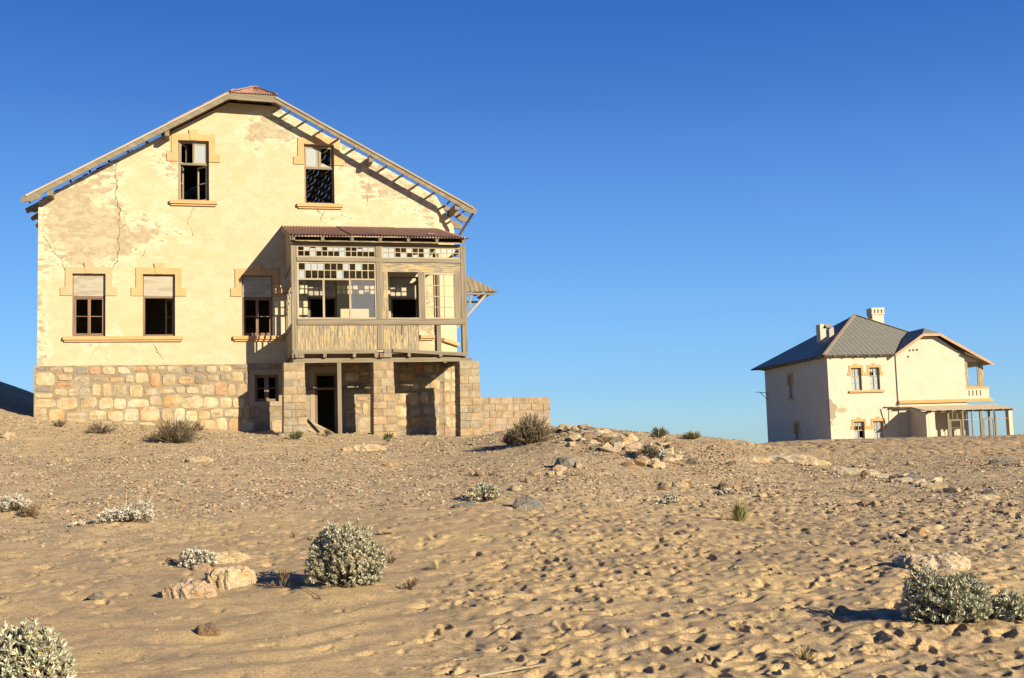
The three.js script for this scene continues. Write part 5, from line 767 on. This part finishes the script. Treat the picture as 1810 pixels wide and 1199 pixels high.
// broken stone too small to pick apart: along the rubble heap, the ridges and the foot of the walls
{ const rnd = mulberry(195), lists = [0, 1, 2].map(() => []), cols = ['tan', 'cream', 'pale', 'pale', 'orange', 'brown', 'tan', 'grey', 'cream'].map(k => rgb(...rockTone[k])), sm = mat({ map: stoneMap, bumpMap: stoneBump, bumpScale: 0.03 });
  const put = (px, py, s) => { const p = onLand(px, py); if (!p) return; lists[rnd() * 3 | 0].push([p, s * Math.hypot(p.x, p.z) / FPX / 2, rnd() * cols.length | 0, rnd(), rnd()]); };
  for (let i = 0; i < 900; i++) { const t = rnd(), x = 950 + 350 * Math.pow(t, 0.8); put(x, mix(766, 812, sstep(980, 1230, x)) + 26 * (rnd() + rnd() - 0.9), 4 + 9 * rnd() * rnd()); }
  const along = (pts, n, sp, s0, s1) => { for (let i = 0; i < n; i++) { const t = rnd() * (pts.length - 1), k = Math.min(pts.length - 2, t | 0), f = t - k; put(mix(pts[k][0], pts[k + 1][0], f) + sp * 2 * (rnd() - 0.5), mix(pts[k][1], pts[k + 1][1], f) + sp * (rnd() + rnd() - 1), s0 + (s1 - s0) * rnd() * rnd()); } };
  along([[838, 843], [960, 842], [1095, 838], [1200, 850], [1300, 868]], 160, 10, 3, 9); along([[1290, 862], [1390, 882], [1540, 908], [1600, 950]], 170, 14, 3, 10); along([[1330, 812], [1460, 824], [1540, 842], [1620, 852], [1700, 872], [1810, 892]], 260, 13, 3, 11); along([[1180, 786], [1240, 790], [1320, 796], [1420, 804]], 170, 12, 3, 10); along([[1100, 776], [1250, 781], [1400, 784]], 70, 3, 3, 7); along([[1590, 950], [1650, 990], [1700, 1010]], 70, 16, 3, 9);
  along([[70, 752], [250, 772], [430, 778], [500, 782]], 90, 5, 3, 8); along([[500, 786], [850, 790]], 70, 7, 3, 7); along([[860, 768], [970, 772]], 70, 6, 3, 8); along([[1250, 820], [1500, 870], [1800, 940]], 160, 40, 3, 8);
  lists.forEach((L, k) => { const o = new THREE.InstancedMesh(rockShapes[k * 4 + 1], sm, L.length), q = new THREE.Quaternion(), m4 = new THREE.Matrix4(); L.forEach(([p, s, c, a, b], i) => { q.setFromEuler(new THREE.Euler((a - 0.5) * 0.8, b * 6.28, (b - 0.5) * 0.8)); m4.compose(V3(p.x, p.y + s * 0.12, p.z), q, V3(s * (1 + 0.6 * a), s * (0.55 + 0.4 * b), s)); o.setMatrixAt(i, m4); o.setColorAt(i, cols[c]); }); o.name = numbered('rubble'); o.userData = { kind: 'stuff', label: 'small broken stones strewn along the rubble heap, ridges and walls', category: 'rubble' }; shadows(o); scene.add(o); }); }
// gravel too small to pick apart
{ const rnd = mulberry(191), shapes = [0, 3, 7].map(i => { const pts = [], r2 = mulberry(200 + i); for (let k = 0; k < 9; k++) { const z = r2() * 2 - 1, a = r2() * 6.283, q = Math.sqrt(1 - z * z); pts.push(new THREE.Vector3(q * Math.cos(a), z * 0.55, q * Math.sin(a) * 0.8)); } return triUV(new ConvexGeometry(pts), 0.7, i); });
  const N = 60000, gm = mat({ map: stoneMap, roughness: 0.95 }), cols = [[0.70, 0.60, 0.42], [0.64, 0.48, 0.30], [0.76, 0.70, 0.55], [0.60, 0.38, 0.24], [0.50, 0.44, 0.34], [0.40, 0.35, 0.28], [0.74, 0.60, 0.40]].map(c => rgb(...c)), m4 = new THREE.Matrix4(), q = new THREE.Quaternion(), e = new THREE.Euler();
  const lists = shapes.map(() => []);
  for (let i = 0; i < N * 3 && lists[0].length + lists[1].length + lists[2].length < N; i++) { const r = 7.5 + 33 * Math.pow(rnd(), 0.75), a = (rnd() - 0.5) * 0.94, x = Math.sin(a) * r, z = -Math.cos(a) * r, k = groundKind(x, z); const clump = fbm(x * 0.9, z * 0.9, 3, 751), p = 0.07 + 0.93 * k.stony * (0.35 + 1.3 * sstep(0.4, 0.65, clump)); if (rnd() > p) continue; const s = (0.007 + 0.028 * Math.pow(rnd(), 3.0)) * (0.6 + 0.5 * sstep(10, 22, r)) * (1 + 0.5 * k.stony); lists[rnd() * 3 | 0].push([x, z, s, rnd()]); }
  lists.forEach((L, k) => { const o = new THREE.InstancedMesh(shapes[k], gm, L.length); L.forEach((g, i) => { e.set((hash(i, k, 1) - 0.5) * 0.7, hash(i, k, 2) * 6.28, (hash(i, k, 3) - 0.5) * 0.7); q.setFromEuler(e); const hh = fullH(g[0], g[1]); m4.compose(new THREE.Vector3(g[0], hh + g[2] * 0.12, g[1]), q, new THREE.Vector3(g[2] * (1 + 0.5 * hash(i, k, 4)), g[2] * 0.8, g[2])); o.setMatrixAt(i, m4); o.setColorAt(i, cols[Math.min(6, g[3] * 7 | 0)]); }); o.name = numbered('gravel'); o.userData = { kind: 'stuff', label: 'loose gravel strewn over the sand', category: 'gravel' }; shadows(o); scene.add(o); });
}
// ---------------------------------------------------------------- plants
class Soup { constructor() { this.p = []; this.c = []; }
  tri(a, b, c, k) { this.p.push(...a, ...b, ...c); for (let i = 0; i < 3; i++) this.c.push(...k); }
  geo() { const g = new THREE.BufferGeometry(); g.setAttribute('position', new THREE.Float32BufferAttribute(this.p, 3)); g.setAttribute('color', new THREE.Float32BufferAttribute(this.c, 3)); g.computeVertexNormals(); return g; } }
const V = (x, y, z) => new THREE.Vector3(x, y, z);
function leaf(s, base, dir, len, wid, k, nrm) {                        // a folded spoon-shaped leaf
  const side = dir.clone().cross(nrm).normalize(), n = side.clone().cross(dir).normalize(), at = (t, o, h) => base.clone().addScaledVector(dir, t * len).addScaledVector(side, o * wid).addScaledVector(n, h * len).toArray();
  const b = at(0, 0, 0), m1 = at(0.62, 0.5, 0.12), m2 = at(0.62, -0.5, 0.12), c = at(0.58, 0, 0.03), t = at(1, 0, 0.02);
  s.tri(b, m1, c, k); s.tri(b, c, m2, k); s.tri(m1, t, c, k); s.tri(c, t, m2, k);
}
function stick(s, a, b, r, k) { const d = b.clone().sub(a).normalize(), x = V(0.3, 0.2, 1).cross(d).normalize(), y = d.clone().cross(x), P = [0, 1, 2].map(i => x.clone().multiplyScalar(Math.cos(i * 2.094) * r).addScaledVector(y, Math.sin(i * 2.094) * r)); for (let i = 0; i < 3; i++) { const p = P[i], q = P[(i + 1) % 3], a1 = a.clone().add(p).toArray(), a2 = a.clone().add(q).toArray(), b1 = b.clone().addScaledVector(p, 0.6).toArray(), b2 = b.clone().addScaledVector(q, 0.6).toArray(); s.tri(a1, a2, b2, k); s.tri(a1, b2, b1, k); } }
const leafMat = mat({ vertexColors: true, roughness: 0.9, side: THREE.DoubleSide }), petalMat = mat({ vertexColors: true, roughness: 0.8, side: THREE.DoubleSide });
// silvery succulent bush: rosettes of grey-green leaves on a dome of branching stems, with daisy heads
function silverBush(name, label, px, py, w, h, o = {}) {
  const p = onLand(px, py), m = Math.hypot(p.x, p.z) / FPX, rnd = mulberry(o.seed ?? Math.round(px)), rx = w * m / 2, ry = h * m * 1.02, rz = rx * (o.depth ?? 0.9);
  const c = V(p.x, 0, p.z - rz * 0.75); c.y = baseH(c.x, c.z) - 0.02;
  const t = thing(name, label, 'shrub', [c.x, c.y, c.z], 0, o.group), L = new Soup(), S = new Soup(), F = new Soup();
  const L0 = o.leaf ?? 0.062, pal = o.pale ? [[0.60, 0.57, 0.47], [0.68, 0.65, 0.55], [0.48, 0.48, 0.38]] : [[0.42, 0.44, 0.31], [0.54, 0.54, 0.40], [0.33, 0.37, 0.23], [0.62, 0.61, 0.47], [0.46, 0.40, 0.27]];
  const n = o.n ?? 420, spots = [];
  const lobes = o.lobes ?? [[0, 0, 1, 1]];
  for (let i = 0; i < n; i++) {
    const lb = lobes[i % lobes.length], z = Math.pow(rnd(), 0.8), a = rnd() * 6.283, q = Math.pow(1 - z * z * 0.98, 0.36), r = (0.55 + 0.45 * Math.sqrt(rnd())) * (0.80 + 0.34 * vnoise(Math.cos(a) * 2.2 + 7 + lb[0] * 3, z * 2.5 + Math.sin(a) * 2.2 + 7, 801 + Math.round(px) % 50)), d = V(q * Math.cos(a), z, q * Math.sin(a));
    spots.push([V(lb[0] * rx + d.x * rx * lb[2] * r, 0.03 + d.y * (ry - 0.04) * lb[3] * r, d.z * rz * lb[2] * r), d, r]);
  }
  for (const [b, d, r] of spots) {
    const ax = d.clone().multiplyScalar(0.75).add(V((rnd() - 0.5) * 0.7, 0.5 + 0.4 * rnd(), (rnd() - 0.5) * 0.7)).normalize(), x = V(0.31, 0.2, 0.9).cross(ax).normalize(), y = ax.clone().cross(x), tone = rnd(), nl = 6 + (rnd() * 5 | 0);
    for (let k = 0; k < nl; k++) { const an = k * 2.4 + rnd(), sp = 0.35 + 0.9 * rnd(), dir = ax.clone().addScaledVector(x, Math.cos(an) * sp).addScaledVector(y, Math.sin(an) * sp).normalize(); if (rnd() < 0.07) { stick(S, b.clone().addScaledVector(ax, -0.03), b.clone().addScaledVector(ax, L0 * 0.8), 0.0035, [0.34, 0.24, 0.15]); continue; } const kk = pal[(tone * 0.6 + rnd() * 0.5) * pal.length | 0] ?? pal[0]; leaf(L, b.clone().addScaledVector(ax, -0.02 + 0.015 * k / nl), dir, L0 * (0.5 + 0.75 * rnd()), L0 * (0.26 + 0.16 * rnd()), mul3(kk, 1.05 + 0.45 * rnd()), ax); }
    if (rnd() < 0.4) stick(S, V(b.x * 0.12, 0, b.z * 0.12), b, 0.006, [0.20, 0.15, 0.10]);
    if (rnd() < (o.flower ?? 0.25) && r > 0.78) {                       // daisy heads: tan seed discs, a few yellow
      const yel = rnd() < (o.yellow ?? 0.12), R0 = (yel ? 0.019 : 0.026) * (L0 / 0.062), cc = b.clone().addScaledVector(ax, L0 * 0.75), kp = yel ? [0.85, 0.52, 0.02] : rnd() < 0.2 ? [0.50, 0.30, 0.24] : [0.44, 0.36, 0.24], kd = rnd() < 0.55 ? [0.62, 0.35, 0.04] : [0.36, 0.24, 0.12];
      for (let k = 0; k < 9; k++) { const a0 = k * 0.698, a1 = a0 + 0.6, am = a0 + 0.3, e = (a, f, u) => cc.clone().addScaledVector(x, Math.cos(a) * R0 * f).addScaledVector(y, Math.sin(a) * R0 * f).addScaledVector(ax, u * R0).toArray(); F.tri(e(a0, 0.4, 0.1), e(am, 1.15, 0.35), e(a1, 0.4, 0.1), kp); F.tri(e(a0, 0.42, 0.1), e(a0 + 0.7, 0.42, 0.1), e(0, 0, 0.35), kd); }
    }
  }
  part(t, 'foliage', L.geo(), leafMat, STUFF); if (S.p.length) part(t, 'stem', S.geo(), leafMat, STUFF); if (F.p.length) part(t, 'flower', F.geo(), petalMat, STUFF); return t;
}
silverBush('silver_bush', 'round silver-green bush with tan daisy heads in the middle of the foreground', 605, 1043, 132, 112, { n: 1150, flower: 0.40, yellow: 0.08, leaf: 0.048, depth: 0.85 });
silverBush('silver_bush', 'large spreading silver-green bush casting a long shadow at the lower right', 1700, 1112, 146, 88, { n: 1150, flower: 0.12, yellow: 0, leaf: 0.047, depth: 0.9, lobes: [[-0.25, 0, 0.8, 1], [0.35, 0, 0.72, 0.88], [0, 0, 0.8, 0.9]] });
silverBush('silver_bush', 'smaller silver-green bush cut off by the right edge beside the large one', 1800, 1106, 62, 52, { n: 170, flower: 0.12, yellow: 0, leaf: 0.058 });
silverBush('silver_bush', 'silver-green bush with yellow flowers in the bottom left corner', 22, 1232, 160, 118, { n: 700, flower: 0.22, yellow: 0.3, leaf: 0.056, depth: 0.8, lobes: [[-0.2, 0, 0.85, 1], [0.3, 0, 0.7, 0.8]] });
silverBush('silver_bush', 'whitish low two-lobed plant on a sand mound at the left', 212, 932, 98, 34, { n: 210, flower: 0, leaf: 0.055, pale: true, lobes: [[0.38, 0, 0.62, 1], [-0.55, 0, 0.45, 0.62], [0, 0, 0.5, 0.8]] });
silverBush('silver_bush', 'whitish plant on a sand mound at the left edge', 16, 909, 62, 28, { n: 110, flower: 0.15, yellow: 0.8, leaf: 0.055, pale: true });
silverBush('silver_bush', 'tiny whitish tuft left of the two-lobed plant', 133, 932, 22, 9, { n: 26, flower: 0, leaf: 0.045, pale: true });
silverBush('silver_bush', 'small silvery plant growing over the pale rocks at the left', 342, 1006, 70, 36, { n: 150, flower: 0.2, yellow: 0.2, leaf: 0.05, pale: true, lobes: [[-0.35, 0, 0.6, 1], [0.45, 0, 0.55, 0.8]] });
silverBush('silver_bush', 'small bush with yellow flowers above the flat grey stone', 858, 888, 70, 30, { n: 130, flower: 0.3, yellow: 0.6, leaf: 0.065 });
silverBush('silver_bush', 'right-hand plant of two small silvery ones on the path', 1187, 891, 26, 20, { n: 46, flower: 0, leaf: 0.06, pale: true });
silverBush('silver_bush', 'left-hand plant of two small silvery ones on the path', 1168, 893, 14, 11, { n: 20, flower: 0, leaf: 0.055, pale: true });
silverBush('silver_bush', 'small silvery plant below the brown and orange stones', 1287, 877, 28, 13, { n: 40, flower: 0, leaf: 0.06, pale: true });
silverBush('silver_bush', 'silvery plant in the rubble by the triangular rock', 1170, 817, 30, 22, { n: 60, flower: 0, leaf: 0.085, pale: true });
// dry twiggy bushes
function dryBush(label, px, py, w, h, n, o = {}) {
  const p = onLand(px, py), m = Math.hypot(p.x, p.z) / FPX, rnd = mulberry(900 + Math.round(px)), rx = w * m / 2, ry = h * m, c = V(p.x, p.y, p.z - rx * 0.5); c.y = baseH(c.x, c.z);
  const t = thing(o.name ?? 'dry_bush', label, 'shrub', c.toArray(), 0, o.group), S = new Soup(), L = new Soup(), k1 = o.twig ?? [0.20, 0.145, 0.09], k2 = o.leafc ?? [0.25, 0.21, 0.12];
  const lobes = o.lobes ?? [[0, 0, 1, 1]];
  for (let i = 0; i < n; i++) { const lb = lobes[i % lobes.length], a = rnd() * 6.283, e = Math.acos(Math.pow(rnd(), 0.75)) * 0.98, d = V(Math.sin(e) * Math.cos(a), Math.cos(e), Math.sin(e) * Math.sin(a)), r = 0.7 + 0.35 * rnd(); const base = V(lb[0] * rx + d.x * rx * lb[2] * 0.15, 0, d.z * rx * 0.12), tip = V(lb[0] * rx + d.x * rx * lb[2] * r, d.y * ry * lb[3] * r + 0.02, d.z * rx * 0.8 * lb[2] * r), mid = base.clone().lerp(tip, 0.5).add(V((rnd() - 0.5) * 0.06, -0.02 + 0.05 * rnd(), (rnd() - 0.5) * 0.06));
    stick(S, base, mid, 0.007, k1); stick(S, mid, tip, 0.0055, k1);
    for (let q = 0; q < 7; q++) { const f = 0.35 + 0.65 * rnd(), b = base.clone().lerp(tip, f), dir = d.clone().add(V(rnd() - 0.5, rnd() * 0.7, rnd() - 0.5).multiplyScalar(1.3)).normalize(), len = (0.05 + 0.08 * rnd()) * (o.tw ?? 1), e2 = b.clone().addScaledVector(dir, len); stick(S, b, e2, 0.004, mul3(k1, 0.8 + 0.7 * rnd())); for (let z = 0; z < 4; z++) leaf(L, b.clone().lerp(e2, 0.3 + 0.23 * z), dir.clone().add(V(rnd() - 0.5, rnd() - 0.3, rnd() - 0.5).multiplyScalar(1.6)).normalize(), 0.03 * (o.ls ?? 1), 0.013 * (o.ls ?? 1), mul3(k2, 0.7 + 0.9 * rnd()), V(0.2, 1, 0.1)); } }
  part(t, 'twig', S.geo(), leafMat, STUFF); part(t, 'foliage', L.geo(), leafMat, STUFF); return t;
}
dryBush('large dry brown bush beside the right end of the block wall', 940, 786, 86, 50, 320, { ls: 1.3, leafc: [0.34, 0.285, 0.18] });
dryBush('low dry brown lobe at the left foot of the large dry bush', 906, 787, 36, 24, 90, { ls: 1.2, leafc: [0.28, 0.23, 0.13] });
dryBush('dark dry shrub in front of the left part of the stone base', 302, 785, 102, 40, 200, { ls: 1.1, leafc: [0.24, 0.20, 0.115] });
dryBush('small dry tuft against the stone base above the dark shrub', 320, 764, 26, 18, 40, { leafc: [0.30, 0.24, 0.12] }); dryBush('small dry tuft at the right of the dark shrub by the stone base', 347, 763, 22, 14, 34, { leafc: [0.28, 0.22, 0.11] });
dryBush('flat dry grey plant at the foot of the stone base', 172, 768, 60, 16, 60, { leafc: [0.30, 0.26, 0.18] }); dryBush('dark stubby plant near the left corner of the house', 104, 755, 18, 8, 22, {});
dryBush('dry brown bush among the stones right of the rubble heap', 1148, 815, 40, 24, 80, { ls: 1.2, leafc: [0.26, 0.22, 0.15] });
dryBush('green shrub on the skyline right of the rubble heap', 1166, 775, 34, 14, 50, { ls: 1.3, leafc: [0.20, 0.20, 0.09] }); dryBush('low yellow-green plant on the skyline', 1224, 778, 34, 9, 50, { ls: 1.2, leafc: [0.30, 0.30, 0.10] });
dryBush('dry brown tail of grass right of the whitish plant at the left edge', 50, 916, 22, 12, 30, { twig: [0.3, 0.21, 0.12], leafc: [0.34, 0.24, 0.14] });
dryBush('green weed at the foot of the left pier', 522, 778, 26, 14, 26, { ls: 1.5, leafc: [0.16, 0.20, 0.05] }); dryBush('green weed at the foot of the middle pier', 687, 779, 14, 9, 18, { ls: 1.4, leafc: [0.10, 0.17, 0.05] }); dryBush('small dark weed on the threshold of the left archway', 577, 772, 14, 8, 14, { leafc: [0.14, 0.11, 0.06] });
dryBush('brown dead plant left of the flowering bush', 497, 1042, 40, 24, 7, { tw: 0.8, ls: 0.7, leafc: [0.32, 0.19, 0.09] }); dryBush('brown dead twigs right of the flowering bush', 725, 1044, 30, 9, 6, { tw: 0.6, ls: 0.6, leafc: [0.32, 0.20, 0.10] }); dryBush('dry stems right of the flowering bush base', 690, 1000, 30, 12, 7, { tw: 0.6, ls: 0.6, leafc: [0.42, 0.30, 0.17] });
// grasses
function grass(label, px, py, w, h, n, kA, kB, o = {}) {
  const p = onLand(px, py), m = Math.hypot(p.x, p.z) / FPX, rnd = mulberry(1300 + Math.round(px)), t = thing('grass_tuft', label, 'grass', p.toArray()), S = new Soup();
  for (let i = 0; i < n; i++) { const a = rnd() * 6.283, out = Math.pow(rnd(), 0.8) * w * m / 2, hh = h * m * (0.45 + 0.6 * rnd()) * (1 - 0.4 * out / (w * m / 2)), b = V(Math.cos(a) * out * 0.15, -0.01, Math.sin(a) * out * 0.12), tip = V(Math.cos(a) * out, hh, Math.sin(a) * out * 0.8), mid = b.clone().lerp(tip, 0.5).add(V(0, hh * 0.22, 0)), k = mix3(kA, kB, rnd()), sd = V(-Math.sin(a), 0, Math.cos(a)).multiplyScalar(o.bw ?? 0.004), f = (q, s) => q.clone().addScaledVector(sd, s).toArray();
    S.tri(f(b, 1), f(b, -1), f(mid, -0.8), k); S.tri(f(b, 1), f(mid, -0.8), f(mid, 0.8), k); S.tri(f(mid, 0.8), f(mid, -0.8), f(tip, 0), mul3(k, 1.2)); }
  part(t, 'blade', S.geo(), leafMat, STUFF); return t;
}
grass('bright green grass tuft on the path at the right', 1308, 922, 74, 44, 240, [0.22, 0.25, 0.06], [0.44, 0.40, 0.16]);
grass('thin pale grass right of the flowering bush', 772, 1008, 60, 26, 26, [0.40, 0.36, 0.20], [0.55, 0.46, 0.27], { bw: 0.003 });
grass('straw-coloured dead grass at the bottom right', 1425, 1166, 90, 30, 60, [0.50, 0.36, 0.17], [0.62, 0.48, 0.26]); grass('two tall dry stalks behind the two-lobed whitish plant', 222, 897, 30, 34, 6, [0.58, 0.42, 0.2], [0.62, 0.48, 0.26], { bw: 0.003 }); grass('single dry stalk left of the tall ones', 192, 898, 14, 28, 2, [0.58, 0.42, 0.2], [0.62, 0.48, 0.26], { bw: 0.003 });
grass('pale grass at the foot of the green tuft', 1280, 926, 50, 10, 16, [0.5, 0.42, 0.22], [0.6, 0.5, 0.3], { bw: 0.003 });
// fallen lath and twig
{ const a = onLand(846, 1198, fullH), b = onLand(962, 1177, fullH), c = a.clone().add(b).multiplyScalar(0.5); const q = k => V(k.x - c.x, k.y - c.y + 0.012, k.z - c.z).toArray(); const o = single('wooden_lath', barG(q(a), q(b), 0.028, 0.014), M.woodPale, 'pale wooden lath lying on the sand at the bottom', 'plank'); o.position.copy(c);
  const d = onLand(508, 1034, fullH), e = onLand(574, 1064, fullH), f = d.clone().add(e).multiplyScalar(0.5), g = k => V(k.x - f.x, k.y - f.y + 0.02, k.z - f.z); const s = new Soup(), md = g(d).lerp(g(e), 0.5).add(V(0.01, 0.015, 0)); stick(s, g(d), md, 0.005, [0.40, 0.28, 0.16]); stick(s, md, g(e), 0.004, [0.30, 0.2, 0.12]); stick(s, md, g(e).add(V(-0.02, 0.01, -0.05)), 0.003, [0.30, 0.2, 0.12]); const w = single('dry_twig', s.geo(), leafMat, 'thin dry twig on the sand below the flowering bush', 'twig'); w.position.copy(f); }
renderer.render(scene, camera);
